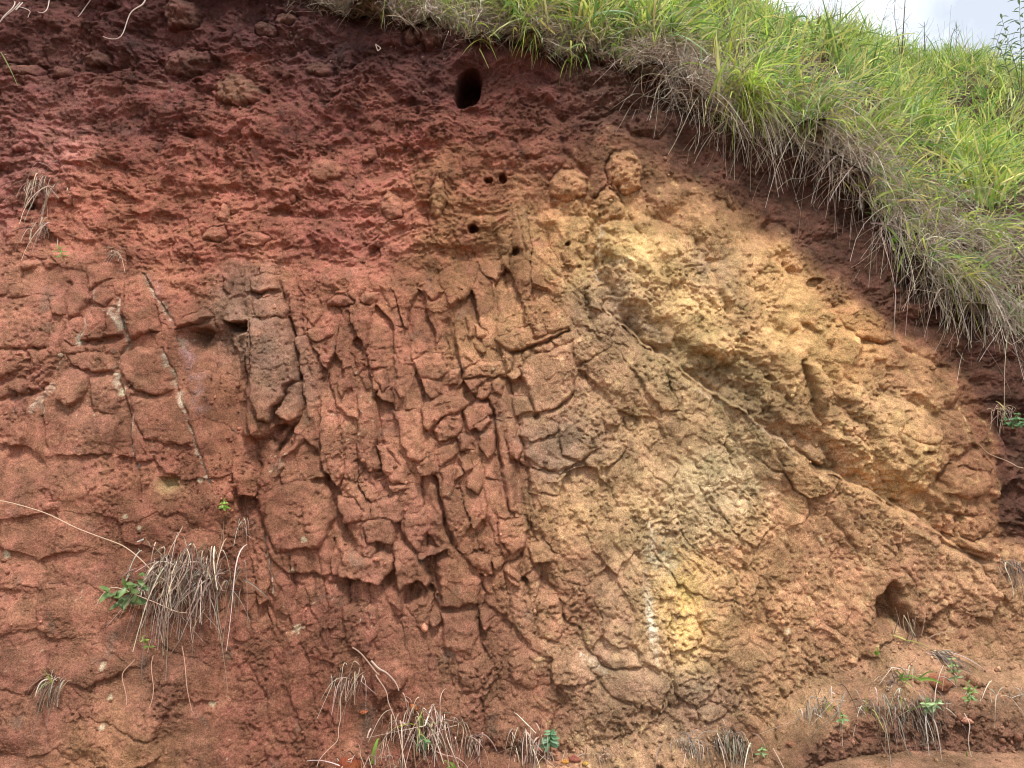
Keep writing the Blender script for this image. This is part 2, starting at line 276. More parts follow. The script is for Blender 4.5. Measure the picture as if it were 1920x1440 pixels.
# ------------------------------------------------------------------ hand-set blocks, traced on the photograph at 3x in six windows
def W(ox, oy, pts): return [(ox + x / 3., oy + y / 3.) for x, y in pts]
BL, BC, BD, BR, BE = (0, 480), (640, 480), (640, 960), (1280, 480), (1280, 960)
BLOCKS = [  # window, outline, height (m), bevel (photo px), crack depth
 (BL, [(-60,235),(265,225),(285,330),(260,480),(250,515),(-60,520)], .030, 14, .02),
 (BL, [(50,170),(100,155),(165,190),(160,225),(45,232)], .03, 8, .02),
 (BL, [(520,190),(545,180),(630,180),(640,235),(590,275),(530,265)], .035, 9, .025),
 (BL, [(355,360),(420,345),(445,370),(440,490),(400,500),(350,460)], .02, 6, .02),
 (BL, [(520,290),(590,283),(583,466),(450,475),(480,390)], .035, 5, .045),
 (BL, [(596,283),(660,300),(690,440),(590,466)], .04, 5, .045),
 (BL, [(700,130),(790,95),(860,220),(890,340),(900,420),(800,440),(740,470),(720,400),(690,250)], .055, 8, .03),
 (BL, [(690,550),(780,520),(900,520),(960,650),(975,760),(880,790),(770,760),(735,720),(680,640)], .05, 9, .03),
 (BL, [(330,680),(390,620),(480,650),(500,690),(470,800),(400,840),(310,800)], .05, 7, .03),
 (BL, [(55,720),(100,690),(155,700),(155,745),(120,775),(60,760)], .04, 9, .02),
 (BL, [(370,180),(440,165),(500,235),(440,330),(370,340)], .025, 9, .02),
 (BL, [(480,60),(620,40),(640,120),(560,150),(500,190)], .03, 9, .02),
 (BL, [(-60,530),(130,525),(180,570),(150,620),(-60,700)], .025, 9, .02),
 (BL, [(380,560),(520,540),(620,560),(640,640),(520,660),(400,610)], .03, 9, .02),
 (BL, [(125,40),(215,25),(235,50),(160,80),(125,70)], .05, 7, .02),
 (BL, [(238,30),(300,15),(325,50),(290,75),(250,70)], .05, 7, .02),
 (BL, [(1410,130),(1480,100),(1550,110),(1560,190),(1420,215)], .055, 6, .03),
 (BL, [(1255,95),(1310,95),(1325,140),(1300,210),(1255,190)], .045, 9, .02),
 (BL, [(1400,360),(1560,350),(1620,360),(1660,550),(1665,700),(1610,730),(1590,800),(1530,850),(1520,930),(1460,930),(1420,820),(1410,560)], .085, 8, .02),
 (BL, [(1620,740),(1690,700),(1700,830),(1680,910),(1620,940),(1550,880),(1600,800)], .055, 6, .03),
 (BL, [(1535,1240),(1580,1160),(1605,1180),(1560,1235)], .05, 4, .02),
 (BL, [(1575,1150),(1680,1010),(1705,1030),(1640,1110)], .05, 4, .02),
 (BL, [(1740,1250),(1790,1215),(1830,1230),(1820,1262)], .05, 6, .02),
 (BL, [(1500,1340),(1560,1290),(1740,1265),(1820,1290),(1850,1350),(1860,1500),(1800,1640),(1560,1660),(1480,1500)], .05, 11, .02),
 (BL, [(1720,430),(1760,400),(1860,400),(1870,440),(1790,490),(1740,480)], .05, 8, .02),
 (BL, [(1420,250),(1560,235),(1640,300),(1600,345),(1440,345)], .04, 9, .02),
 (BL, [(1700,240),(1790,250),(1810,330),(1760,390),(1700,330)], .035, 8, .02),
 (BL, [(270,230),(350,220),(350,330),(290,330)], .02, 8, .02),
 (BL, [(500,700),(600,670),(690,720),(700,800),(640,900),(520,860)], .025, 12, .015),
 (BL, [(730,780),(960,800),(1010,900),(1090,1080),(800,1030),(740,900)], .03, 16, .02),
 (BL, [(990,400),(1050,330),(1150,300),(1200,345),(1120,375),(1040,400)], .10, 7, .0),
 (BC, [(1000,630),(1040,580),(1290,490),(1325,660),(1290,800),(1180,870),(1080,880),(1060,760)], .045, 7, .03),
 (BC, [(870,460),(1060,390),(1080,470),(1260,410),(1270,430),(1040,520),(960,545),(900,520)], .05, 7, .03),
 (BC, [(740,480),(770,460),(820,530),(800,550),(750,520)], .04, 6, .02),
 (BC, [(690,640),(770,600),(900,605),(920,660),(850,680),(690,690)], .05, 8, .03),
 (BC, [(840,690),(890,670),(920,720),(890,790),(850,770)], .05, 8, .02),
 (BC, [(760,740),(832,700),(845,780),(800,810),(755,790)], .035, 7, .02),
 (BC, [(400,590),(470,545),(570,560),(585,660),(540,700),(440,690)], .045, 11, .03),
 (BC, [(1030,920),(1140,910),(1213,950),(1200,1010),(1080,1050),(1010,1000)], .025, 7, .025),
 (BC, [(1222,960),(1270,935),(1380,1010),(1430,1090),(1350,1150),(1240,1120),(1222,1040)], .03, 9, .03),
 (BC, [(1080,1060),(1210,1030),(1235,1130),(1340,1165),(1230,1220),(1120,1190),(1020,1120)], .03, 9, .02),
 (BC, [(1460,870),(1550,870),(1570,950),(1480,960)], .02, 7, .02),
 (BC, [(455,190),(530,140),(580,190),(500,250)], .05, 6, .03),
 (BC, [(90,770),(200,760),(210,960),(190,1100),(215,1190),(150,1210),(80,1140),(95,950)], .06, 13, .03),
 (BC, [(212,1080),(280,1050),(350,1170),(360,1283),(280,1278),(220,1180)], .05, 8, .02),
 (BC, [(272,1292),(360,1286),(366,1318),(300,1328)], .06, 4, .02),
 (BC, [(290,880),(420,860),(450,960),(475,1140),(440,1170),(360,1130),(330,1010)], .05, 8, .03),
 (BC, [(520,970),(590,890),(670,890),(680,960),(640,1030),(540,1050)], .045, 8, .03),
 (BC, [(680,870),(760,830),(830,830),(850,895),(800,940),(720,985)], .05, 7, .03),
 (BC, [(745,950),(832,907),(842,942),(785,990)], .055, 4, .02),
 (BC, [(770,1010),(850,985),(870,1090),(830,1150),(780,1080)], .05, 6, .03),
 (BC, [(920,935),(960,930),(1010,1080),(990,1160),(940,1100)], .05, 6, .03),
 (BC, [(555,1200),(620,1180),(640,1290),(610,1370),(565,1340)], .05, 7, .03),
 (BC, [(660,1140),(720,1120),(735,1190),(690,1230)], .05, 7, .02),
 (BC, [(640,1200),(668,1192),(682,1232),(650,1270)], .045, 5, .02),
 (BC, [(700,1240),(780,1165),(800,1300),(760,1340),(700,1290)], .05, 6, .03),
 (BC, [(440,850),(550,780),(720,820),(700,850),(560,910),(480,990),(450,930)], .06, 9, .03),
 (BC, [(180,640),(250,630),(270,720),(240,770),(190,700)], .045, 9, .02),
 (BC, [(610,640),(665,640),(650,720),(600,730)], .05, 7, .02),
 (BC, [(130,200),(190,210),(180,250),(140,270)], .05, 7, .02),
 (BC, [(-30,700),(50,670),(55,740),(0,800)], .045, 8, .02),
 (BC, [(300,700),(350,700),(370,790),(330,800)], .045, 7, .02),
 (BC, [(160,1400),(320,1340),(340,1440),(330,1500),(160,1480)], .045, 8, .02),
 (BC, [(-30,1370),(70,1360),(130,1440),(100,1500),(0,1500)], .04, 8, .02),
 (BC, [(1370,190),(1440,160),(1490,240),(1470,320),(1400,290)], .05, 8, .02),
 (BC, [(870,930),(905,935),(960,1200),(985,1440),(940,1440),(900,1200)], .045, 7, .03),
 (BC, [(700,340),(735,330),(745,450),(715,470)], .05, 7, .02),
 (BC, [(740,380),(790,410),(815,450),(760,460)], .045, 7, .02),
 (BC, [(920,550),(965,545),(960,640),(925,650)], .045, 6, .03),
 (BC, [(960,790),(1050,800),(1070,880),(980,900)], .035, 7, .02),
 (BC, [(540,1080),(640,1060),(660,1120),(560,1180)], .04, 7, .02),
 (BC, [(660,1000),(720,1010),(740,1090),(670,1100)], .04, 7, .02),
 (BD, [(110,60),(290,20),(310,100),(280,180),(150,180)], .045, 7, .03),
 (BD, [(150,260),(240,220),(290,280),(280,330),(220,410),(110,390),(-20,360),(0,240)], .085, 7, .02),
 (BD, [(340,30),(470,0),(490,100),(430,235),(350,130)], .04, 8, .02),
 (BD, [(290,190),(350,180),(430,260),(470,290),(490,440),(420,380),(320,460),(300,330)], .055, 6, .02),
 (BD, [(430,245),(590,185),(605,205),(445,262)], .07, 4, .0),
 (BD, [(540,260),(640,270),(700,330),(790,390),(760,520),(560,540)], .04, 10, .02),
 (BD, [(720,250),(830,250),(850,350),(810,380),(740,310)], .045, 6, .03),
 (BD, [(835,265),(910,250),(920,280),(880,330),(852,312)], .06, 6, .02),
 (BD, [(918,335),(950,300),(1010,380),(1000,420),(950,400)], .05, 6, .03),
 (BD, [(1050,200),(1150,180),(1190,240),(1180,280),(1080,290)], .05, 7, .03),
 (BD, [(880,50),(1010,30),(1050,110),(1030,190),(960,230),(890,170)], .05, 7, .03),
 (BD, [(770,560),(830,570),(840,640),(800,690)], .045, 6, .02),
 (BD, [(490,600),(540,580),(555,620),(510,650)], .05, 5, .02),
 (BD, [(800,940),(870,905),(835,980),(790,1060)], .05, 5, .03),
 (BD, [(180,850),(320,830),(360,920),(350,980),(200,1080),(165,950)], .055, 8, .02),
 (BD, [(840,1240),(870,1170),(1000,1200),(1040,1280),(920,1330),(850,1310)], .045, 8, .03),
 (BD, [(0,550),(180,540),(200,660),(140,800),(20,740)], .03, 11, .02),
 (BD, [(560,580),(740,560),(770,700),(720,800),(580,760)], .03, 12, .02),
 (BD, [(650,880),(790,840),(860,870),(780,1000),(690,1020)], .03, 9, .02),
 (BD, [(940,830),(1080,780),(1170,820),(1180,960),(1080,1000),(960,960)], .03, 12, .02),
 (BD, [(1090,480),(1210,480),(1250,620),(1220,740),(1110,700)], .035, 12, .02),
 (BD, [(1400,880),(1700,900),(1850,980),(1800,1120),(1540,1060),(1440,960)], .03, 14, .02),
 (BR, [(890,300),(1000,250),(1130,330),(1145,440),(1180,490),(1080,490),(970,440),(900,370)], .06, 20, .025),
 (BR, [(700,600),(760,600),(830,700),(830,790),(780,870),(750,800),(730,700)], .13, 16, .05),
 (BR, [(1260,870),(1380,880),(1470,1000),(1460,1050),(1350,1060),(1230,990)], .035, 14, .02),
 (BR, [(1490,1230),(1580,1180),(1720,1220),(1740,1280),(1690,1340),(1600,1370),(1490,1330)], .06, 18, .03),
 (BE, [(1490,30),(1550,20),(1550,160),(1510,150)], .05, 10, .03),
 (BE, [(1570,30),(1700,20),(1720,110),(1640,170),(1570,140)], .06, 14, .03),
 (BE, [(0,860),(130,850),(205,950),(180,1020),(60,1090),(-30,1040),(-60,920)], .035, 10, .03),
 (BE, [(70,1110),(170,1080),(260,1120),(170,1172),(100,1172)], .045, 7, .03),
 (BE, [(530,960),(600,960),(630,1000),(560,1040)], .04, 9, .02),
 (BE, [(-60,590),(60,590),(120,700),(60,770),(-60,790)], .03, 9, .03),
]
STONES = [  # rounded stones sitting in the crumbly soil: centre, radii, height
 (445, 172, 42, 30, .075), (806, 66, 26, 24, .07), (772, 68, 17, 16, .05), (345, 30, 40, 26, .08), (352, 118, 46, 26, .06), (705, 240, 12, 12, .035), (1172, 322, 34, 44, .075), (1065, 348, 40, 30, .05),
 (1140, 385, 30, 30, .035), (1215, 232, 40, 30, .045), (600, 130, 26, 14, .04), (820, 372, 15, 40, .055), (735, 385, 22, 26, .03), (420, 400, 12, 20, .045), (405, 440, 24, 16, .035), (610, 320, 30, 22, .05), (180, 110, 24, 14, .04),
 (690, 290, 14, 12, .035), (540, 40, 20, 12, .05), (505, 62, 20, 18, .05), (40, 130, 34, 12, .04), (110, 135, 20, 10, .035), (690, 560, 14, 12, .04), (640, 565, 24, 12, .045), (475, 450, 32, 14, .035)]
piece = np.zeros(PX.shape, np.int32)                             # 0 = the bank itself
HB = np.zeros(PX.shape, F32); inside = np.zeros(PX.shape, F32)
ew1 = fbm(PX / 30, PY / 30, 3, 41) * 7; ew2 = fbm(PX / 30, PY / 30, 3, 47) * 7
def window(x0, x1, y0, y1, pad):
    m = (PX > x0 - pad) & (PX < x1 + pad) & (PY > y0 - pad) & (PY < y1 + pad)
    jj = np.where(m.any(1))[0]; ii = np.where(m.any(0))[0]
    return np.s_[jj[0]:jj[-1] + 1, ii[0]:ii[-1] + 1] if len(jj) and len(ii) else None
opening = np.clip(.30 + 1.7 * fbm(PX / 75, PY / 75, 3, 53), .03, 1.3)     # how far joints have opened
pid = 0
for k, (o, pts, h, bev, crk) in enumerate(BLOCKS):
    q = W(*o, pts); xs, ys = zip(*q); s = window(min(xs), max(xs), min(ys), max(ys), 30)
    if s is None: continue
    pid += 1
    x, y = PX[s] + ew1[s], PY[s] + ew2[s]; d = poly_sd(x, y, q)
    cx, cy = sum(xs) / len(xs), sum(ys) / len(ys); sz = max(max(xs) - min(xs), max(ys) - min(ys)) / 2
    rr = random.Random(k); tx, ty = rr.uniform(-.25, .25), rr.uniform(-.1, .45)
    t = np.clip(d / bev, 0, 1); prof = np.sqrt(np.clip(1 - (1 - t) ** 2, 0, 1))
    face = 1 + (tx * (x - cx) + ty * (y - cy)) / sz
    HB[s] = np.where(d > 0, h * .85 * prof * np.clip(face, .3, 1.7), HB[s]) - .38 * crk * opening[s] * np.exp(-(d / 2.8) ** 2)
    inside[s] = np.maximum(inside[s], sstep(-6, 2, d)); piece[s] = np.where(d > -.5, pid, piece[s])
N_HAND = pid
for k, (x0, y0, rx, ry, h) in enumerate(STONES):
    s = window(x0 - rx, x0 + rx, y0 - ry, y0 + ry, 20)
    if s is None: continue
    pid += 1
    x, y = PX[s] + ew1[s] * 1.3, PY[s] + ew2[s] * 1.3; r = np.sqrt(((x - x0) / rx) ** 2 + ((y - y0) / ry) ** 2)
    r = np.maximum(r + .30 * fbm(PX[s] / 24, PY[s] / 24, 3, 59), 0)
    h *= 1.35
    HB[s] += h * (.85 + .6 * fbm(PX[s] / 16, PY[s] / 16, 3, 63)) * np.sqrt(np.clip(1 - r ** 2.2, 0, 1)) - .012 * np.exp(-((r - 1) * 7) ** 2)
    inside[s] = np.maximum(inside[s], 1 - sstep(.95, 1.15, r)); piece[s] = np.where(r < 1.03, pid, piece[s])

# ------------------------------------------------------------------ fractured ground between them
free = 1 - inside
H = HM.copy()
def cells(ang, sx, sy, seed, warp, crackw, crackd, off, tilt, jit=.8, rnd=0.):
    c, s_ = math.cos(ang), math.sin(ang)
    u = ((PX + w1 * warp + ew1) * c + (PY + w2 * warp + ew2) * s_); v = (-(PX + w1 * warp + ew1) * s_ + (PY + w2 * warp + ew2) * c)
    f1, f2, idd, cx, cy = worley(u / sx, v / sy, seed, jit)
    e = f2 - f1; hh = (idd * 7 + seed) & 1023
    h = off * (RND[2][hh] - .5) + tilt * (cx * (RND[3][hh] - .5) + cy * (RND[4][hh] - .35)) * 2
    h = h * sstep(0, .06, e) - crackd * opening * (1 - sstep(0, crackw, e)) - rnd * (1 - sstep(0, .75, e)) ** 2
    return h, idd, e
A_RIB = R(-11)
hr, idr, er = cells(A_RIB, 42, 146, 3, .16, .06, .006, .028, .046, .8, rnd=.008)
hr2, _, _ = cells(A_RIB, 21, 34, 5, .4, .09, .003, .016, .028, rnd=.005)
hl, idl, el = cells(R(8), 118, 92, 8, .5, .03, .011, .04, .05, rnd=.006)
hl2, _, _ = cells(R(-14), 44, 36, 9, .6, .06, .004, .016, .026, rnd=.006)
hb, idb, eb = cells(R(-34), 72, 150, 13, .5, .03, .004, .020, .034, rnd=.004)
hb2, _, _ = cells(R(-34), 26, 44, 15, .6, .10, .002, .010, .018, rnd=.004)
rib_ridge = fbm((PX + PY * -.17 + w1 * .25) / 62, PY / 420, 2, 61, kind=0)
ru = PX * math.cos(A_RIB) + PY * math.sin(A_RIB) + w1 * .10 + ew1 * .5; long_joint = np.exp(-(perlin(ru / 46, PY / 520, 67) / .07) ** 2)
H += ribm_low * (free * (hr * 1.15 + hr2 * .35) + (.4 + .6 * free) * (.058 * rib_ridge - .024 * long_joint * opening))
H += free * leftm * (hl * .42 + hl2 * .12 + .038 * fbm(PX / 130, PY / 100, 2, 73))
H += free * brown * (1 - talm) * (hb * .9 + hb2 * .5)
H += free * ribm * (1 - ribm_low / np.maximum(ribm, 1e-3)) * .3 * (hr + hr2)
H += HB * (.76 - .16 * ribm) + inside * (1 - soilm) * (.22 * hl2 + .2 * hb2 + .010 * fbm(PX / 55, PY / 55, 4, 57, .5))
# horizontal scallops on the left-hand face
sc = (PY + w2 * 2.2 + PX * .22) / 118.; saw = sc - np.floor(sc)
H += free * leftm * sstep(780, 900, PY) * .004 * (saw * sstep(1, .80, saw) - .4) * (.4 + .9 * np.clip(fbm(PX / 160, PY / 160, 2, 71) + .4, 0, 1))
# striation of the brown face, running down to the right
sa = R(56); su, sv = PX * math.cos(sa) + PY * math.sin(sa), -PX * math.sin(sa) + PY * math.cos(sa)
H += free * brown * (1 - talm) * (.026 * fbm((su + w1) / 210, (sv + w2) / 52, 4, 81, .5, kind=2) + .030 * fbm(PX / 130, PY / 110, 2, 83) + .008 * fbm(PX / 26, PY / 32, 4, 86, .7))
# rounded swellings of the pale mass
knob = worley((su + w1 * .8 + ew1) / 96, (sv + w2 * .8 + ew2) / 62, 93); knob2 = worley((PX + ew1 * 2) / 34, (PY + ew2 * 2) / 27, 94)[0]
H += upper * (1 - .75 * inside) * (.055 * (.62 - knob[0]) - .010 * (1 - sstep(0, .12, knob[1] - knob[0])) * opening + .016 * (.5 - knob2) + .090 * fbm((su + w1) / 200, (sv + w2) / 110, 4, 91, .42, kind=1) + .018 * fbm(PX / 30, PY / 26, 4, 95, .6))
# crumbling top soil: clods, hollows and lenses
cl1 = worley((PX + w1 * .8) / 46, (PY + w2 * .8 + PX * .1) / 30, 21)[0]; cl2 = worley((PX + ew1 * 2) / 17, (PY + ew2 * 2) / 13, 22)[0]; cl3 = worley((PX + ew1 * 2) / 8.5, (PY + ew2 * 2) / 7, 24)[0]
patch = np.clip(.5 + 1.4 * fbm(PX / 120, PY / 80, 3, 31), 0, 1)
H += soilm * (.5 + .5 * free) * (.13 * fbm((PX + w1) / 190, (PY + w2) / 85, 5, 101, .52) + .045 * patch * (.55 - cl1) + .022 * (.35 + patch) * (.5 - cl2) + .013 * (.5 - cl3) + .034 * (.35 + patch) * fbm((PX + w1) / 40, (PY + w2 + PX * .15) / 29, 5, 104, .66, kind=2) + .010 * fbm(PX / 9, PY / 7, 3, 110, .75))
ribs_soil = ribm * free
H += ribs_soil * (.007 * fbm(PX / 24, PY / 24, 4, 107, .6) + .006 * (.5 - cl3))
grainy = np.clip(.42 + 1.7 * fbm(PX / 120, PY / 120, 3, 119) + .40 * (upper + brown), .10, 1.45)
pits = sstep(.18, .5, perlin((su + ew1) / 9, (sv + ew2) / 6.5, 111)) + .8 * sstep(.2, .5, perlin(PX / 14, PY / 11, 112))
H += (1 - soilm) * grainy * (.010 * fbm(PX / 9, PY / 8, 3, 110, .75) - .009 * pits) + (1 - soilm) * .007 * fbm(PX / 34, PY / 34, 3, 113, .55)
# loose earth at the foot
H += talm * (.016 * (.5 - cl2) + .010 * (.5 - cl3) + .035 * fbm(PX / 60, PY / 40, 4, 117) + .008 * fbm(PX / 9, PY / 7, 3, 118, .75))

# joints, veins and hollows drawn one by one: line, depth, half width
J = [(W(*BL, [(660,230),(690,400),(722,485),(668,560),(665,700),(700,770),(720,900),(735,1100),(760,1200),(780,1400)]), .035, 3.2),
     (W(*BL, [(800,100),(880,220),(960,340),(985,385)]), .03, 3), (W(*BL, [(900,520),(960,640),(1000,800),(1030,850),(1080,1000),(1110,1100),(1180,1280)]), .03, 3.2),
     (W(*BL, [(380,150),(370,350),(340,470),(300,640),(230,760),(220,880),(240,1080)]), .035, 4), (W(*BL, [(1630,350),(1670,560),(1695,800),(1690,900),(1560,1090),(1530,1220)]), .05, 4),
     (W(*BL, [(-20,815),(120,790),(240,760)]), .04, 4), (W(*BL, [(450,480),(580,490),(690,455)]), .045, 4), (W(*BL, [(1240,370),(1300,240),(1420,220),(1560,205)]), .03, 4),
     (W(*BC, [(200,760),(215,960),(230,1060),(330,1180)]), .03, 4), (W(*BC, [(470,990),(490,1150),(540,1330),(570,1440),(590,1560),(620,1620)]), .05, 5), (W(*BC, [(860,890),(880,1100),(930,1300),(945,1440)]), .03, 3),
     (W(*BC, [(960,545),(1100,500),(1260,430)]), .05, 4), (W(*BC, [(1090,900),(1180,880),(1270,810),(1300,780)]), .04, 4), (W(*BC, [(680,880),(700,1000),(740,1080)]), .04, 3.5), (W(*BC, [(600,730),(640,540),(620,480),(590,380)]), .04, 7),
     (W(*BC, [(1120,1210),(1260,1200),(1350,1160),(1430,1100)]), .03, 3.5),
     (W(*BD, [(1120,390),(1230,480),(1260,620),(1340,660),(1380,780),(1480,880),(1700,890)]), .028, 3.2), (W(*BD, [(580,60),(620,170),(700,290),(850,370)]), .03, 3.5), (W(*BD, [(500,440),(520,560),(480,610)]), .03, 3),
     (W(*BD, [(790,1060),(800,1250)]), .03, 3), (W(*BD, [(1040,120),(1060,180),(1000,270),(920,300),(910,330),(1000,400),(1110,300)]), .035, 3.5), (W(*BD, [(760,540),(780,700),(810,800)]), .03, 3.5),
     (W(*BR, [(690,600),(720,700),(745,800),(760,890),(800,950),(790,1010)]), .045, 5), (W(*BR, [(1640,1080),(1530,1170),(1475,1250),(1460,1330)]), .06, 6), (W(*BR, [(910,440),(1000,480),(1100,495),(1180,500),(1300,550)]), .03, 6),
     (W(*BR, [(500,370),(580,440),(650,500),(640,440)]), .04, 8), (W(*BR, [(1100,800),(1150,920),(1200,1000),(1270,1120)]), .03, 7), (W(*BR, [(940,620),(1250,640),(1350,660)]), .02, 5), (W(*BR, [(830,520),(810,600),(850,690)]), .03, 8), (W(*BR, [(1560,690),(1580,760),(1510,870)]), .018, 5),
     (W(*BR, [(1500,640),(1300,560),(1260,520)]), .025, 5), (W(*BE, [(500,100),(620,240)]), .03, 4), (W(*BE, [(820,20),(930,140),(1000,280)]), .025, 4), (W(*BE, [(1440,400),(1490,520),(1530,650)]), .02, 4), (W(*BE, [(300,50),(340,250),(360,400)]), .02, 3),
     (W(*BE, [(1490,190),(1560,215),(1700,230),(1770,290)]), .05, 7), (W(*BE, [(-60,800),(100,770),(240,800)]), .025, 4), (W(*BE, [(1200,150),(1250,330),(1330,440)]), .02, 4), (W(*BE, [(0,420),(60,500),(120,700)]), .02, 4),
     ([(1440, 420), (1450, 480), (1500, 520)], .05, 7), ([(1130, 400), (1115, 480), (1130, 560)], .03, 4), ([(985, 470), (1040, 510), (1140, 590)], .02, 4), ([(1690, 440), (1700, 500)], .04, 12),
     ([(800, 300), (806, 345), (800, 420)], .05, 9), ([(905, 95), (900, 190)], .03, 5), ([(980, 300), (1060, 290), (1105, 330)], .04, 6)]
for pts, dep, hw in J:
    xs, ys = zip(*pts); s = window(min(xs), max(xs), min(ys), max(ys), 30)
    if s is None: continue
    d, _, _ = line_d(PX[s] + ew1[s] * .8, PY[s] + ew2[s] * .8, pts); H[s] -= .62 * dep * np.exp(-(d / hw) ** 2)
# the diagonal joint: lower slab's crest, then a hollow strip under the pale mass
d, side, pos = line_d(PX + ew1, PY + ew2, DIAG)
upside = PY < diag_y
n_s = fbm(PX / 40, PY / 40, 3, 97)
strip = np.where(upside, sstep(0, 7, d) * (1 - sstep(18, 70, d + 30 * n_s)), 0) * sstep(1060, 1150, PX) * (1 - .6 * sstep(1760, 1850, PX))
H += -.065 * strip * (1 + .6 * n_s) - .042 * np.clip(opening, .12, 1) * np.exp(-((d - 3) / (4 + 5 * np.clip(.5 + n_s, 0, 1))) ** 2) * sstep(1060, 1140, PX)
# recess beside the big upright slab, with its deep pocket
def hollow(q, dep, soft, rough=6):
    global H
    xs, ys = zip(*q); s = window(min(xs), max(xs), min(ys), max(ys), 20)
    d = poly_sd(PX[s] + ew1[s] * rough / 6, PY[s] + ew2[s] * rough / 6, q); H[s] -= dep * sstep(0, soft, d)
hollow(W(*BL, [(1040,400),(1180,380),(1240,360),(1390,380),(1400,560),(1420,820),(1390,1000),(1500,960),(1680,930),(1560,1040),(1540,1200),(1440,1270),(1300,1230),(1180,1060),(1110,860),(1110,740),(1060,560)]), .075, 26)
hollow(W(*BL, [(1240,355),(1390,365),(1395,440),(1330,450),(1250,420)]), .13, 9)
hollow(W(*BL, [(1035,405),(1150,392),(1200,430),(1130,520),(1060,500)]), .06, 12)
hollow(W(*BL, [(880,1240),(1000,1240),(990,1320),(930,1340),(870,1300)]), .05, 12)
hollow(W(*BL, [(1500,960),(1690,920),(1620,1080),(1540,1160)]), .05, 14)
hollow(W(*BD, [(330,450),(430,380),(460,480),(400,560),(330,540)]), .05, 10)
hollow(W(*BD, [(220,410),(300,300),(330,460),(260,480)]), .04, 10)
# alcove at the foot: deepest along its left side
q = W(*BE, [(1080,470),(1130,420),(1190,360),(1240,420),(1300,560),(1420,690),(1310,725),(1090,690),(1085,560)])
s = window(1620, 1770, 1060, 1220, 20); d = poly_sd(PX[s] + ew1[s] * .5, PY[s] + ew2[s] * .5, q)
ramp = np.clip((1775 - (PX[s] + (PY[s] - 1130) * -.55)) / 150, 0, 1); H[s] -= sstep(0, 24, d + 5 * n_s[s]) * (.03 + .15 * ramp)
# burrow mouth and small holes
for x0, y0, rx, ry, dep in [(876, 163, 25, 37, .42), (914, 337, 7, 5, .10), (943, 335, 8, 9, .10), (887, 428, 11, 7, .14), (57, 388, 12, 8, .08), (966, 472, 6, 7, .06), (1065, 458, 5, 5, .05), (1445, 710, 8, 5, .05), (700, 480, 14, 20, .05), (1530, 530, 14, 10, .04), (670, 645, 10, 12, .05), (986, 1092, 8, 8, .06), (1735, 850, 14, 5, .05)]:
    s = window(x0 - rx, x0 + rx, y0 - ry, y0 + ry, 30); r = np.sqrt(((PX[s] - x0 + ew1[s] * .9 + (PY[s] - y0) * .12) / rx) ** 2 + ((PY[s] - y0 + ew2[s] * .9) / ry) ** 2)
    H[s] = H[s] - dep * (1 - sstep(.75, 1.1, r)) - (.035 * np.exp(-((r - 1.15) / .35) ** 2) if rx > 20 else 0)
s = window(850, 940, 200, 330, 10); H[s] -= .03 * np.exp(-((PX[s] - 890 - (PY[s] - 200) * -.1) / 22) ** 2) * sstep(195, 215, PY[s]) * (1 - sstep(250, 330, PY[s]))
s = window(780, 900, 400, 520, 40); H[s] -= .09 * np.exp(-(((PX[s] - 880) / 60) ** 2 + ((PY[s] - 478) / 30) ** 2))
# roll the surface back into the hill above the edge
ed = edge_py(PX) - PY + fbm(PX / 45, PY / 300, 3, 121) * 14
H -= np.clip(ed, 0, None) ** 1.15 * .0042

VX = X0 + DIRV[0] * H + .006 * fbm(PX / 16, PY / 16, 2, 131); VY = Y0 + DIRV[1] * H; VZ = Z0 + DIRV[2] * H + .006 * fbm(PX / 16, PY / 16, 2, 137)

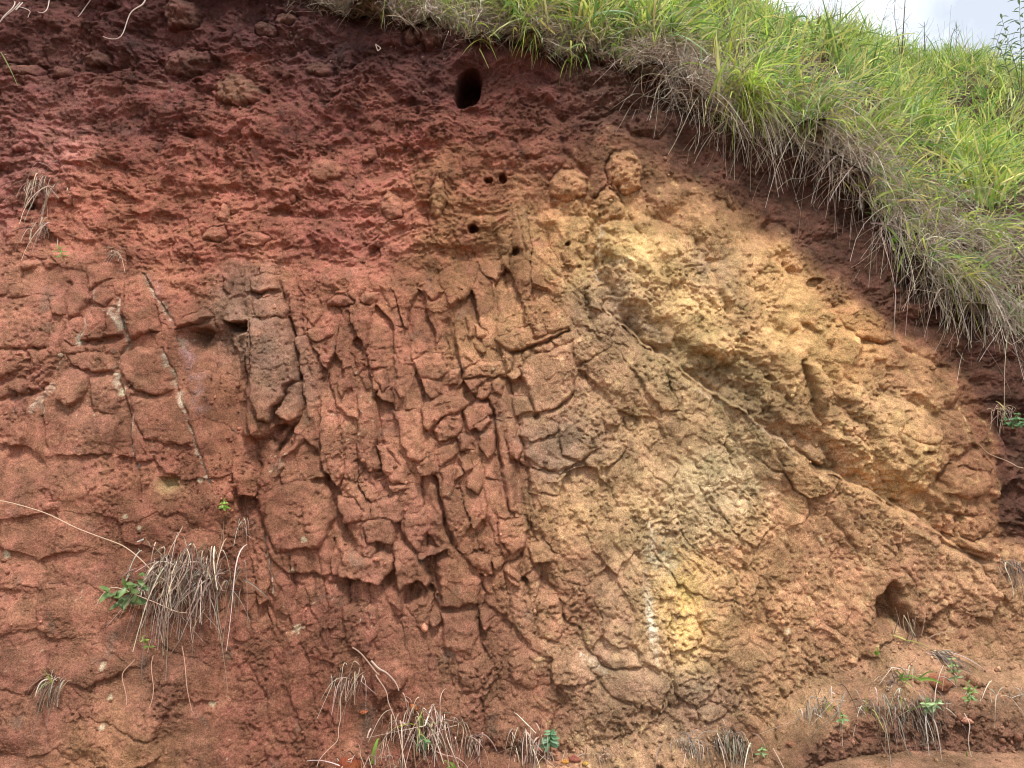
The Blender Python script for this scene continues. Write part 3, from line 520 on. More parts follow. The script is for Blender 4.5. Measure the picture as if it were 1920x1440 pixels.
# ------------------------------------------------------------------ earth colours of the face (photo position, sRGB)
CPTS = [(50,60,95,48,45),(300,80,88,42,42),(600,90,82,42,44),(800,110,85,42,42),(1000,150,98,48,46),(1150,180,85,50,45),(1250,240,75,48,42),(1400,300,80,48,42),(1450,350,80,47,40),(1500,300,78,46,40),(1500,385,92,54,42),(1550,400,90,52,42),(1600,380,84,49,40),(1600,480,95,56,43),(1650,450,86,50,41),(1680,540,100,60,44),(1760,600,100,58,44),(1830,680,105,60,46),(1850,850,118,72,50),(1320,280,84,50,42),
 (50,200,120,62,58),(100,290,150,84,80),(300,200,115,58,52),(450,250,130,66,56),(600,220,112,55,50),(750,250,125,62,52),(900,230,118,58,50),(1050,250,110,58,48),(200,380,155,84,64),(400,380,150,80,62),(600,350,140,74,60),
 (750,380,150,84,62),(900,330,140,80,55),(680,400,152,78,70),(850,400,165,108,65),(950,440,165,115,68),(1000,400,160,112,65),(880,480,130,76,48),(1100,400,160,118,72),(1170,460,198,158,92),(1250,500,198,155,90),(1350,430,188,142,80),
 (1400,550,160,120,78),(1300,600,194,152,86),(1480,500,184,138,76),(1185,345,165,118,70),(1350,350,112,72,50),(1180,245,80,48,42),(1240,290,104,66,48),(1300,320,100,62,46),(1400,350,96,58,44),(1100,295,104,58,46),(1000,300,115,62,48),(1280,370,150,104,64),(1450,410,150,104,62),(1330,500,140,108,85),(1600,600,168,116,62),(1500,650,176,132,76),(1700,720,150,108,72),(1650,800,170,128,82),
 (1550,830,164,120,76),(1780,800,148,105,68),(1850,950,145,100,62),(1700,900,180,136,82),(1750,660,150,100,58),(1880,800,112,62,46),(1900,950,115,66,48),(1820,560,105,62,45),(1890,650,115,62,48),(1150,570,138,110,84),(1260,650,142,114,80),(1380,740,140,112,75),
 (1480,800,125,94,62),(100,600,165,96,74),(250,600,150,84,62),(200,750,152,92,70),(100,850,160,93,70),(300,850,145,80,58),(100,1000,155,90,66),(300,1000,140,78,56),(150,1150,155,90,68),(100,1300,145,84,64),(300,1300,140,83,62),
 (220,1400,152,96,62),(500,1300,138,75,55),(500,1100,146,82,60),(420,750,150,86,60),(500,660,138,96,80),(560,900,152,90,64),(450,900,138,74,50),(600,600,158,88,64),(700,600,165,94,68),(700,800,166,99,72),(850,750,162,98,70),(900,900,162,98,70),
 (750,1000,152,90,68),(900,1050,160,96,66),(700,1200,140,79,60),(850,1200,146,88,64),(700,1350,132,70,48),(900,1300,146,90,65),(1000,1330,140,85,62),(1030,720,160,112,82),(1060,830,138,108,92),(950,620,176,116,72),(1150,650,155,112,80),
 (1150,800,158,118,82),(1100,950,166,122,80),(1250,800,166,124,86),(1200,950,178,140,98),(1350,920,186,158,118),(1150,1100,150,110,84),(1050,1100,155,105,75),(1200,1250,150,112,90),(1100,1300,150,112,86),(1275,1130,206,164,88),(1320,1130,170,122,80),(1215,1150,158,118,90),
 (1262,1200,186,144,92),(1400,1000,168,120,78),(1500,950,160,112,72),(1550,1050,165,115,78),(1400,1150,166,115,74),(1330,1300,138,104,86),(1450,1250,160,115,78),(1650,1000,165,115,78),(1750,1050,160,112,78),(1850,1050,168,120,84),
 (1800,1180,160,108,75),(1600,1150,160,108,74),(1700,1150,140,95,66),(1500,1330,165,118,80),(1600,1385,112,68,52),(1800,1360,116,70,54),(1700,1260,162,112,80),(1850,1260,162,114,80),(1400,1400,130,88,62),(1200,1410,150,108,78),(800,1420,125,66,48),(1900,1100,160,112,78)]
cw = 1.1; KALB = 1.14
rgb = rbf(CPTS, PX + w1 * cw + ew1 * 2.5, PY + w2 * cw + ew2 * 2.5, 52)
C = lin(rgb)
def stain(mask, col, amt=1.0):
    global C
    m = np.clip(mask * amt, 0, 1)[..., None]; C = C * (1 - m) + lin(col) * m
n1 = fbm(PX / 26, PY / 26, 4, 141, .6); n2 = fbm(PX / 11, PY / 11, 3, 145, .6); n3 = fbm(PX / 70, PY / 50, 4, 149, .6)
def near(pts, wd):
    xs, ys = zip(*pts); s = window(min(xs), max(xs), min(ys), max(ys), wd * 3 + 20); m = np.zeros(PX.shape, F32)
    m[s] = np.exp(-(line_d(PX[s] + ew1[s] * 1.5, PY[s] + ew2[s] * 1.5, pts)[0] / wd) ** 2); return m
# pale mineral veins and crusts, and caught light painted along the diagonal joint's edge
for pts, wd, amt in [(W(*BL, [(800,100),(880,220),(975,375)]), 2.0, .85), (W(*BL, [(900,520),(960,640),(1000,800),(1080,1000),(1110,1100),(1180,1280)]), 1.9, .85), (W(*BL, [(660,240),(690,400),(715,480),(668,560),(665,700)]), 2.0, .8), (W(*BL, [(640,640),(665,720),(690,770)]), 4, .7),
                     (W(*BL, [(440,480),(470,400),(520,290),(540,200)]), 4, .6), (W(*BL, [(640,300),(690,400)]), 6, .6), (W(*BL, [(180,860),(230,790),(290,740)]), 6, .6), (W(*BL, [(1010,470),(1030,520)]), 6, .6), (W(*BL, [(1000,780),(1020,850)]), 5, .6),
                     (W(*BD, [(1720,470),(1735,620),(1760,740),(1795,870)]), 1.5, .5), (W(*BD, [(1735,480),(1750,640),(1770,760)]), 1.5, .4), (W(*BD, [(1745,560),(1770,700),(1800,800)]), 1.6, .6), (W(*BD, [(1750,60),(1755,300)]), 3, .7), (W(*BR, [(320,880),(480,1000),(640,1100)]), 2, .3), (W(*BR, [(-60,700),(120,780),(330,880)]), 2, .3),
                     ([(1125, 420), (1122, 520), (1180, 480)], 3, .5), (W(*BD, [(1350,820),(1420,850),(1480,900)]), 5, .5), ([(1180, 590), (1250, 640)], 5, .3)]:
    stain(near(pts, wd) * sstep(-.35, .15, n2), (218, 198, 182), amt * .9)
for pts in [W(*BL, [(590,290),(640,330),(680,420)]), W(*BL, [(470,400),(440,480)]), W(*BL, [(735,900),(740,1100),(765,1210)]), W(*BL, [(350,560),(320,640)]), W(*BL, [(930,250),(970,340)]), W(*BL, [(220,780),(235,900)]), W(*BL, [(1480,1600),(1540,1900)])]: stain(near(pts, 1.8) * sstep(-.4, .1, n2), (214, 194, 178), .8)
stain(near(W(*BL, [(1020,500),(1060,600),(1105,740),(1110,850)]), 11) * sstep(-.3, .3, n1), (158, 110, 118), .8)      # mauve clay seam
stain(near(W(*BL, [(830,120),(900,200),(940,260)]), 8) * sstep(-.3, .3, n1), (165, 115, 110), .6)
stain(np.exp(-(((PX - 1385) / 75) ** 2 + ((PY - 915) / 38) ** 2)) * sstep(-.05, .3, n1), (205, 184, 150), .45)
stain(np.exp(-(((PX - 1245) / 40) ** 2 + ((PY - 1040) / 45) ** 2)) * sstep(-.05, .3, n1), (170, 165, 150), .7)
stain(brown * sstep(.12, .5, n1) * (1 - talm), (196, 156, 108), .55); stain(brown * sstep(.15, .5, -n1) * (1 - talm), (118, 84, 66), .55)
stain(upper * sstep(.2, .55, -n3), (132, 98, 72), .4); stain(upper * sstep(.2, .6, n1), (205, 165, 98), .5)
stain((leftm + ribm) * sstep(.15, .5, n3), (172, 104, 78), .5); stain((leftm + ribm) * sstep(.15, .5, -n3), (116, 68, 54), .5)
stain((leftm + ribm) * sstep(.30, .6, fbm(PX / 60, PY / 60, 3, 153)), (118, 92, 82), .5)                           # grey weathering skins
stain(soilm * sstep(.1, .5, n3) * sstep(150, 330, PY), (168, 92, 74), .5); stain(soilm * sstep(.1, .45, -n1) * (1 - sstep(250, 420, PY)), (58, 34, 36), .6)
stain(np.exp(-(((PX - 110) / 70) ** 2 + ((PY - 275) / 38) ** 2)) * sstep(-.1, .4, n1), (186, 116, 112), .7); stain(np.exp(-(((PX - 310) / 22) ** 2 + ((PY - 297) / 30) ** 2)) + np.exp(-(((PX - 940 * 1) / 1) ** 2)), (150, 130, 80), .0)
stain(np.exp(-(((PX - 312) / 24) ** 2 + ((PY - 912) / 14) ** 2)), (150, 128, 70), .7)
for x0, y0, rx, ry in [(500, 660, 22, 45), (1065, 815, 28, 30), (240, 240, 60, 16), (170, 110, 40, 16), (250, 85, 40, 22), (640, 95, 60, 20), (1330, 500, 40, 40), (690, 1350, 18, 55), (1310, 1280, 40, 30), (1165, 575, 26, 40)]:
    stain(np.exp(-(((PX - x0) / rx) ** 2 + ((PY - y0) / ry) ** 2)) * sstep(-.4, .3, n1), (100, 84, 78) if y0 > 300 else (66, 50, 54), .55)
for x0, y0, rx, ry, _h in STONES:
    stain((1 - sstep(.75, 1.05, np.sqrt(((PX + ew1 - x0) / rx) ** 2 + ((PY + ew2 - y0) / ry) ** 2) + .2 * n1)), (124, 84, 64) if y0 < 260 else (168, 118, 76) if x0 > 1000 or x0 == 820 else (150, 92, 70), .55 if (x0, y0) == (445, 172) or y0 > 260 else .22)
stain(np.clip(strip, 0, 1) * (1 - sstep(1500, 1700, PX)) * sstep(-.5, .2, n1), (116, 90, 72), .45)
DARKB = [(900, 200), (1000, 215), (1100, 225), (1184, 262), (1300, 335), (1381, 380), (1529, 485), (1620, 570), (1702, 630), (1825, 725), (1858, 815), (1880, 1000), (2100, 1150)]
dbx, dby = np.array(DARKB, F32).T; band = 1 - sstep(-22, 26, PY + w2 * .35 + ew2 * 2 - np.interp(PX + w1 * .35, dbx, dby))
stain(band * sstep(1040, 1200, PX), (84, 50, 42), .85); stain(band * sstep(1150, 1230, PX) * sstep(-.1, .4, n1), (58, 38, 34), .6)      # moist dark earth under the turf, with the overhang's shade painted in
stain(np.exp(-(((PX - 1280 + (PY - 1130) * -.05) / 34) ** 2 + ((PY - 1135) / 78) ** 2)) * sstep(-.45, .15, n1 + .3 * n2), (222, 176, 84), .85)
stain(np.exp(-(((PX - 1248) / 30) ** 2 + ((PY - 1045) / 36) ** 2)) * sstep(-.3, .2, n2), (156, 150, 130), .55)
stain(np.exp(-(((PX - 1218 - (PY - 1150) * .12) / 7) ** 2 + ((PY - 1165) / 55) ** 2)) * sstep(-1.1, .1, n2), (226, 212, 196), .7)
# pale lichen flecks
zone = sstep(.05, .45, fbm(PX / 70, PY / 45, 3, 161)) * (1 - sstep(200, 290, PY)) * .8 + np.exp(-(((PX - 1165) / 75) ** 2 + ((PY - 170) / 38) ** 2)) + np.exp(-(((PX - 790) / 60) ** 2 + ((PY - 90) / 30) ** 2))
fl = fbm(PX / 8, PY / 7, 3, 163, .7); stain(sstep(.40, .50, fl) * sstep(.25, .7, zone + .25 * n1) * soilm, (170, 158, 134), .8)
fl = fbm(PX / 10, PY / 9, 2, 165, .6); stain(sstep(.50, .58, fl) * sstep(.1, .5, fbm(PX / 120, PY / 120, 2, 167)) * (1 - soilm) * sstep(1100, 950, PX), (206, 188, 160), .6)
for x0, y0, r_ in [(556, 1180, 9), (550, 1070, 7), (9, 1043, 8), (375, 900, 6), (572, 1010, 6), (232, 735, 8), (198, 1247, 6), (190, 1363, 6), (398, 1321, 6), (925, 690, 3), (1540, 1010, 4), (1477, 1183, 6), (1609, 773, 5), (205, 1308, 5), (232, 970, 5), (262, 990, 5)]:
    s = window(x0 - r_, x0 + r_, y0 - r_, y0 + r_, 12)
    if s is None: continue
    m = np.zeros(PX.shape, F32); m[s] = 1 - sstep(.6, 1.1, np.sqrt((PX[s] - x0) ** 2 + (PY[s] - y0) ** 2) / r_ + n2[s] * 1.2); stain(m, (210, 192, 162), .62)
lum = (C @ np.array([.3, .5, .2], F32))[..., None]; tanw = ((1 - soilm) * sstep(960, 1160, QX))[..., None]; C = C * (1 + tanw * np.array([-.04, .01, .05], F32))
topw = (soilm * (1 - sstep(120, 300, PY)))[..., None]; C = C * (1 + topw * np.array([-.12, -.05, .02], F32))
redw = ((1 - soilm) * (1 - sstep(940, 1080, QX)))[..., None]; C = C * (1 - redw * np.array([.14, .12, .11], F32))
C = np.clip((C * .70 + lum * .30) * np.array([1.08, 1.08, .90], F32) * (1 + upper[..., None] * np.array([.24, .17, .14], F32)) * (1 + (brown * (1 - talm))[..., None] * np.array([.07, .02, .00], F32)) * KALB, .01, .9).astype(F32)

# ------------------------------------------------------------------ cut the sheet into the bank and its blocks
tile = np.zeros(PX.shape, np.int32)
take = (free > .5) & (piece == 0)
def claim(mask, idd, base):
    global tile
    tile = np.where(take & (mask > .5) & (tile == 0), base + idd, tile)
claim(ribm_low, idr, 1_000_000); claim(leftm, idl, 2_000_000); claim(brown * (1 - talm) * sstep(0, 30, np.abs(diag_y - PY)), idb, 3_000_000)
piece = np.where(piece > 0, piece, tile)
nj, ni = PX.shape
vid = np.arange(nj * ni).reshape(nj, ni)
quad = np.stack([vid[:-1, :-1], vid[:-1, 1:], vid[1:, 1:], vid[1:, :-1]], -1).reshape(-1, 4)
keep = ((edge_py(PX) - PY) < 46)[:-1, :-1].ravel()
fp = piece[:-1, :-1].ravel()[keep]; quad = quad[keep]
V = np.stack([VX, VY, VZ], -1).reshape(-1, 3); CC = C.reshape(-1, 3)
inview = ((PX > -25) & (PX < 1945) & (PY > -25) & (PY < 1465))[:-1, :-1].ravel()[keep]
ids, inv, cnt = np.unique(fp, return_inverse=True, return_counts=True)
seen = np.bincount(inv, weights=inview)
good = (ids > 0) & (cnt > 110) & (seen > 60)
hand = ids < 1_000_000
good |= (ids > 0) & hand & (seen > 30)
order = np.argsort(-seen * good)[:300]; sel = np.zeros(len(ids), bool); sel[order] = True; good &= sel
def submesh(name, q, material, skirt=0.0):
    u, r = np.unique(q.ravel(), return_inverse=True); r = r.reshape(-1, 4); vv = V[u]; cc = CC[u]
    if skirt:
        e = np.concatenate([r[:, [0, 1]], r[:, [1, 2]], r[:, [2, 3]], r[:, [3, 0]]]); key = np.sort(e, 1)
        _, fi, fc = np.unique(key[:, 0].astype(np.int64) * len(u) + key[:, 1], return_index=True, return_counts=True)
        b = e[fi[fc == 1]]; bv, br = np.unique(b.ravel(), return_inverse=True); br = br.reshape(-1, 2) + len(u)
        vv = np.concatenate([vv, vv[bv] + np.array([0, skirt, skirt * .2], F32)]); cc = np.concatenate([cc, cc[bv]])
        r = np.concatenate([r, np.stack([b[:, 1], b[:, 0], br[:, 0], br[:, 1]], 1)])
    return mesh_from(name, vv, r, material, cc)
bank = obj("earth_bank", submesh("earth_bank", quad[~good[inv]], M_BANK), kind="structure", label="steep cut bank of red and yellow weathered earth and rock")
srt = np.argsort(inv, kind='stable'); bounds = np.searchsorted(inv[srt], np.arange(len(ids) + 1))
for k in np.where(good)[0]:
    f = srt[bounds[k]:bounds[k + 1]]
    nm = "embedded_stone" if (hand[k] and ids[k] > N_HAND) else "rock_block"
    obj(nm, submesh(nm, quad[f], M_BANK, .05), bank)

# ------------------------------------------------------------------ finding places on the finished face
inb = (PX > -60) & (PX < 1980) & (PY > -60) & (PY < 1500) & ((edge_py(PX) - PY) < 30)
KV = V[inb.ravel()]; KPX, KPY = project(KV[:, 0], KV[:, 1], KV[:, 2]); KPX = KPX.astype(F32); KPY = KPY.astype(F32)
CELL = 16; KC = ((KPY + 100) // CELL).astype(int) * 200 + ((KPX + 100) // CELL).astype(int); KO = np.argsort(KC, kind='stable'); KS = np.searchsorted(KC[KO], np.arange(200 * 140 + 1))
def surf(px, py, r=12):
    best = None
    c = int((py + 100) // CELL) * 200 + int((px + 100) // CELL)
    for o in (0, 1, -1, 200, -200, 201, -201, 199, -199):
        k = KO[KS[c + o]:KS[c + o + 1]] if 0 <= c + o < 28000 else []
        if len(k):
            d = (KPX[k] - px) ** 2 + (KPY[k] - py) ** 2; m = d < r * r
            if m.any():
                kk = k[m]; j = kk[np.argmin(KV[kk, 1])]
                if best is None or KV[j, 1] < best[1]: best = KV[j]
    return on_base(px, py) if best is None else best.astype(float)

# ------------------------------------------------------------------ hillside above the cut
def edge_point(px): return on_base(px, edge_py(px))
tpx = np.concatenate([np.linspace(-2600, -100, 30), np.linspace(-80, 2000, 130), np.linspace(2030, 4400, 30)])
SKY = [(-2600, -260), (0, -260), (1200, -170), (1400, 0), (1480, 44), (1560, 66), (1640, 84), (1740, 102), (1800, 106), (1920, 104), (2200, 120), (4400, 300)]
skx, sky_ = np.array(SKY, F32).T
YC = 7.6
def hill(px, s):
    """s = 0 at the cut's edge, 1 at the crest seen from the road, beyond 1 the far side"""
    e = edge_point(px); e[1] += .03; r = ray(px, np.interp(px, skx, sky_) + 22)
    c = np.array([r[0], r[1], r[2]]) * (YC / r[1]); c[2] += CAMZ
    p = e + (c - e) * s
    g = np.clip(s, 0, 1); p[2] = e[2] + (c[2] - e[2]) * (g ** .80)
    if s > 1: p[2] = c[2] - .10 * (s - 1) - .12 * (s - 1) ** 2
    p[2] += .10 * math.sin(p[0] * 2.1 + p[1] * 1.7) * min(s * 3, 1) + .06 * math.sin(p[0] * 5.3 - p[1] * 3.1) * min(s * 3, 1)
    k = 1 - min(max(s, 0) * 4, 1); p[1] += k * (.07 * math.sin(px * .061) + .075 * math.sin(px * .023 + 1) + .03 * math.sin(px * .13)); p[2] += k * .035 * math.sin(px * .045 + 2)
    return p
sv_ = np.concatenate([np.linspace(-.02, 1.1, 50), np.linspace(1.2, 7, 14)])
HV = np.array([[hill(a, s) for a in tpx] for s in sv_]); hj, hi = HV.shape[:2]
hvid = np.arange(hj * hi).reshape(hj, hi)
hill_o = obj("hillside", mesh_from("hillside", HV.reshape(-1, 3), np.stack([hvid[:-1, :-1], hvid[:-1, 1:], hvid[1:, 1:], hvid[1:, :-1]], -1), M_HILL), kind="structure", label="grassy hillside above the cut bank")

# ------------------------------------------------------------------ ground at the foot
ga = np.concatenate([-np.geomspace(60, 3.2, 26), np.arange(-3, 3.4, .03), np.geomspace(3.5, 60, 26)]); gb = np.concatenate([-np.geomspace(60, 1, 24), np.arange(-.9, 2.4, .15), np.arange(2.4, 3.7, .012), np.geomspace(3.8, 60, 20)])
A, B = np.meshgrid(ga, gb)
gz = .140 * sstep(1.6, 3.0, B) * sstep(.75, 1.5, A) + .010 * fbm(A * 3, B * 3, 4, 201) + .006 * (.5 - worley(A * 28, B * 28, 203)[0]) + .003 * fbm(A * 60, B * 60, 2, 205)
gi = np.arange(A.size).reshape(A.shape)
obj("ground", mesh_from("ground", np.stack([A, B, gz], -1).reshape(-1, 3), np.stack([gi[:-1, :-1], gi[:-1, 1:], gi[1:, 1:], gi[1:, :-1]], -1), M_GROUND), kind="structure", label="bare gritty brown earth at the foot of the bank")

# ------------------------------------------------------------------ blades and stems
def ribbons(root, dirn, length, width, droop, curl, colr, segs=5, fold=.35, tip=.06, face=None, thin=0.):
    """curved tapering blades; every blade is a strip folded along its middle"""
    n = len(root); root = np.asarray(root, float); dirn = np.asarray(dirn, float); dirn = dirn / np.linalg.norm(dirn, axis=1)[:, None]
    s = np.linspace(0, 1, segs + 1)[None, :, None]; L = np.broadcast_to(np.asarray(length, float), (n,))[:, None, None]
    g = np.broadcast_to(np.asarray(droop, float), (n,))[:, None, None]; side = rng.normal(size=(n, 3)); side -= dirn * (side * dirn).sum(1)[:, None]; side /= np.linalg.norm(side, axis=1)[:, None]
    cu = np.broadcast_to(np.asarray(curl, float), (n,))[:, None, None] * rng.normal(size=(n, 1, 1))
    cu2 = np.broadcast_to(np.asarray(curl, float), (n,))[:, None, None] * rng.normal(size=(n, 1, 1)) * .5
    P = root[:, None] + dirn[:, None] * L * s + np.array([0, 0, -1.]) * (g * L * s ** 2) + side[:, None] * L * (cu * s ** 2 + cu2 * np.sin(s * 5))
    # keep each blade's own length although it bends
    seg = np.diff(P, axis=1); k = np.linalg.norm(seg, axis=2).sum(1)[:, None, None]; P = root[:, None] + (P - root[:, None]) * np.minimum(1.25, L / k)
    T = np.gradient(P, axis=1); T /= np.linalg.norm(T, axis=2)[..., None] + 1e-9
    B_ = np.cross(T, side[:, None] if face is None else np.broadcast_to(face, (n, 1, 3))); B_ /= np.linalg.norm(B_, axis=2)[..., None] + 1e-9; Nn = np.cross(B_, T)
    w = np.broadcast_to(np.asarray(width, float), (n,))[:, None, None] * .5 * np.maximum((1 - s) ** .7 * np.minimum(1, .55 + s * 2.2), tip)
    if np.mean(width) < thin:                                      # slender or far blades: one strip is enough
        VV = np.stack([P - B_ * w, P + B_ * w], 2); idx = np.arange(n * (segs + 1) * 2).reshape(n, segs + 1, 2)
        q = np.stack([idx[:, :-1, 0], idx[:, :-1, 1], idx[:, 1:, 1], idx[:, 1:, 0]], -1).reshape(-1, 4)
        return VV.reshape(-1, 3), q, np.repeat(np.asarray(colr, F32)[:, None], (segs + 1) * 2, 1).reshape(-1, 3)
    VV = np.stack([P - B_ * w + Nn * w * fold, P, P + B_ * w + Nn * w * fold], 2)          # n, segs+1, 3, 3
    idx = np.arange(n * (segs + 1) * 3).reshape(n, segs + 1, 3)
    q = np.concatenate([np.stack([idx[:, :-1, a], idx[:, :-1, a + 1], idx[:, 1:, a + 1], idx[:, 1:, a]], -1).reshape(-1, 4) for a in (0, 1)])
    cc = np.repeat(np.asarray(colr, F32)[:, None], (segs + 1) * 3, 1).reshape(-1, 3)
    return VV.reshape(-1, 3), q, cc
def tubes(root, dirn, length, width, droop, curl, colr, segs=5): return ribbons(root, dirn, length, width, droop, curl, colr, segs, fold=1.2, tip=.35)
def join(parts):
    Vs, Qs, Cs, o = [], [], [], 0
    for v, q, c in parts: Vs.append(v); Qs.append(q + o); Cs.append(c); o += len(v)
    return np.concatenate(Vs), np.concatenate(Qs), np.concatenate(Cs)
def pick(cols, n, var=.18):
    c = lin(np.array(cols))[rng.integers(0, len(cols), n)]; return np.clip(c * (1 + var * rng.normal(size=(n, 1))) * (1 + .06 * rng.normal(size=(n, 3))), .01, .95)
GREENS = [(164, 192, 82), (184, 208, 98), (134, 166, 76), (204, 216, 122), (110, 146, 72), (214, 210, 128), (146, 180, 112), (182, 182, 128)]
DRYS = [(162, 148, 130), (184, 170, 150), (138, 122, 106), (206, 194, 176), (112, 96, 84), (150, 134, 114)]
UPV = np.array([0, 0, 1.])
def outward(n, mean, spread): 
    d = rng.normal(size=(n, 3)) * spread + np.asarray(mean, float); return d

def tussock(root, n, length, width, mean=(0, -.15, 1), spread=.42, droop=.5, cols=GREENS, curl=.10, rad=.05, segs=5):
    r = np.asarray(root) + rng.normal(size=(n, 3)) * np.array([rad, rad, rad * .3]); L = length * rng.uniform(.45, 1.15, n)
    return ribbons(r, outward(n, mean, spread), L, width * rng.uniform(.6, 1.25, n), droop * rng.uniform(.2, 1.5, n), curl, pick(cols, n), segs, thin=.0135)

# green grass on the hillside
G, D = [], []
def patchy(px, s, k=0): return math.sin(px * .021 + k + s * 7) + math.sin(px * .047 - s * 19 + 2 * k) + .8 * math.sin(px * .011 + s * 31 + k)
for k in range(2300):
    px = rng.uniform(520, 2080); s = rng.beta(1.0, 1.25) * 1.15 if px > 1250 else .012 + rng.beta(1, 3.5) * .45
    if px < 1330 and s < .035 + .025 * math.sin(px * .05) + .02 * math.sin(px * .017) and rng.random() < .8: continue
    if px > 1420 and s < .17 + .10 * math.sin(px * .03) and rng.random() < .8: continue
    if patchy(px, s) < (-.35 if s < .3 else -1.3) and s < .85 and rng.random() < .9: continue
    p = hill(px, s); near_ = 1 - min(s, 1); big = rng.random() < .45
    L = (rng.uniform(.28, .50) if big else rng.uniform(.14, .28)) * (.75 + .25 * near_)
    lean = (rng.normal() * .45, -.30 + rng.normal() * .25, 1)
    G.append(tussock(p + UPV * .01, int(rng.integers(12, 24)), L, (.019 if big else .012) * (.8 + .2 * near_), lean, .36, .55, GREENS if rng.random() < .8 else GREENS[3:6], .10, .05 + .05 * s, 5))
    if rng.random() < .5: D.append(tussock(p, 9, rng.uniform(.12, .28), .0045, (0, -.25, .8), .65, .5, DRYS, .22, .09, 4))
for k in range(1500):                                            # the crest against the sky
    px = rng.uniform(1350, 2080); s = rng.uniform(.72, 1.22); p = hill(px, s)
    G.append(tussock(p, int(rng.integers(8, 16)), rng.uniform(.10, .24), .010, (rng.normal() * .2, -.1, 1), .34, .4, GREENS, .10, .10, 4))
for k in range(560):                                             # green leaves drooping among the dry ones along the edge
    px = rng.uniform(1230, 2040) if rng.random() < .8 else rng.uniform(640, 1250); s = abs(rng.normal()) * (.09 if px > 1330 else .03)
    if patchy(px, s, 9) < -.1: continue
    G.append(tussock(hill(px, s), int(rng.integers(8, 18)), rng.uniform(.20, .40), .014, (rng.normal() * .3, -.75, .55), .36, 1.1, GREENS, .12, .05, 7))
v, q, c = join(G); obj("hill_grass", mesh_from("hill_grass", v, q, M_GRASS, c, "blade"), kind="stuff", label="bright green grass covering the hillside above the cut")
# dead thatch under and between the green
for k in range(650):                                             # wiry belt along the upper edge
    px = rng.uniform(540, 1380); p = hill(px, abs(rng.normal()) * .024)
    D.append(tussock(p, 20, rng.uniform(.10, .26), .0040, (rng.normal() * .4, -.25, .75), .75, .55, DRYS, .34, .06, 6))
for k in range(400):
    px = rng.uniform(1250, 2060); s = abs(rng.normal()) * .11
    if patchy(px, s, 3) < -.9: continue
    p = hill(px, s)
    D.append(tussock(p + UPV * .01, 16, rng.uniform(.14, .34), .0043, (rng.normal() * .5, -.55, .35), .75, .7, DRYS, .36, .07, 6))
for k in range(170):
    px = rng.uniform(1150, 2060); p = hill(px, rng.uniform(.05, 1.05) if px > 1400 else rng.uniform(.02, .3))
    D.append(tubes(np.repeat(p[None], 2, 0), outward(2, (rng.normal() * .25, -.1, 1), .18), rng.uniform(.30, .60, 2), .0055, rng.uniform(.05, .3, 2), .08, pick([(150, 136, 110), (122, 106, 88), (176, 164, 130)], 2), 7))
v, q, c = join(D); obj("dead_grass_thatch", mesh_from("dead_grass_thatch", v, q, M_DRY, c, "blade"), kind="stuff", label="grey dead grass thatch matted along the top of the cut")
# dry stems hanging over the edge, tangled and uneven
Hg = []
HANG = [(560, .05), (640, .10), (760, .07), (900, .06), (1050, .06), (1180, .10), (1240, .22), (1300, .15), (1340, .30), (1400, .36), (1450, .22), (1520, .22), (1600, .26), (1680, .36), (1740, .46), (1800, .38), (1860, .36), (1920, .30), (2100, .3)]
hgx, hgl = np.array(HANG, F32).T
for k in range(430):
    px = rng.uniform(560, 2080) if rng.random() < .3 else rng.uniform(1210, 2000)
    w_ = patchy(px * 2.2, 0, 5)
    if w_ < -.5 and rng.random() < .8: continue
    L = np.interp(px, hgx, hgl) * (.62 + .42 * max(w_, -1))
    p = hill(px, abs(rng.normal()) * .06); n = int(rng.integers(5, 13))
    r = p + rng.normal(size=(n, 3)) * np.array([.04, .03, .02]); m = (rng.normal() * .55, -1.0, .1 + rng.normal() * .35)
    Hg.append(tubes(r, outward(n, m, .50), np.maximum(L * rng.uniform(.4, 1.7, n), .05), .0042 * rng.uniform(.6, 1.5, n), rng.uniform(.5, 2.6, n), .38, pick(DRYS, n), 8))
for k in range(760):                                             # single wiry runners going every way
    px = rng.uniform(1220, 2000); p = hill(px, abs(rng.normal()) * .07); n = 4
    Hg.append(tubes(np.repeat(p[None], n, 0) + rng.normal(size=(n, 3)) * .05, outward(n, (rng.normal() * .8, -.6, -.3), .6), rng.uniform(.15, .70, n), .0040, rng.uniform(.1, 1.2, n), .5, pick(DRYS[:4], n), 9))
v, q, c = join(Hg); obj("hanging_dry_grass", mesh_from("hanging_dry_grass", v, q, M_DRY, c, "blade"), kind="stuff", label="grey dry grass and roots hanging over the edge of the cut")

# ------------------------------------------------------------------ single plants and tufts
def thing(name, label, cat, loc, group=None):
    o = obj(name, None, None, label=label, category=cat); o.location = loc
    if group: o["group"] = group
    return o
def part(name, data, material, par, attr="blade"):
    v, q, c = data; o = obj(name, mesh_from(name, v - np.array(par.location), q, material, c, attr), par)
    if name != 'stem': o['kind'] = 'stuff'
    return o

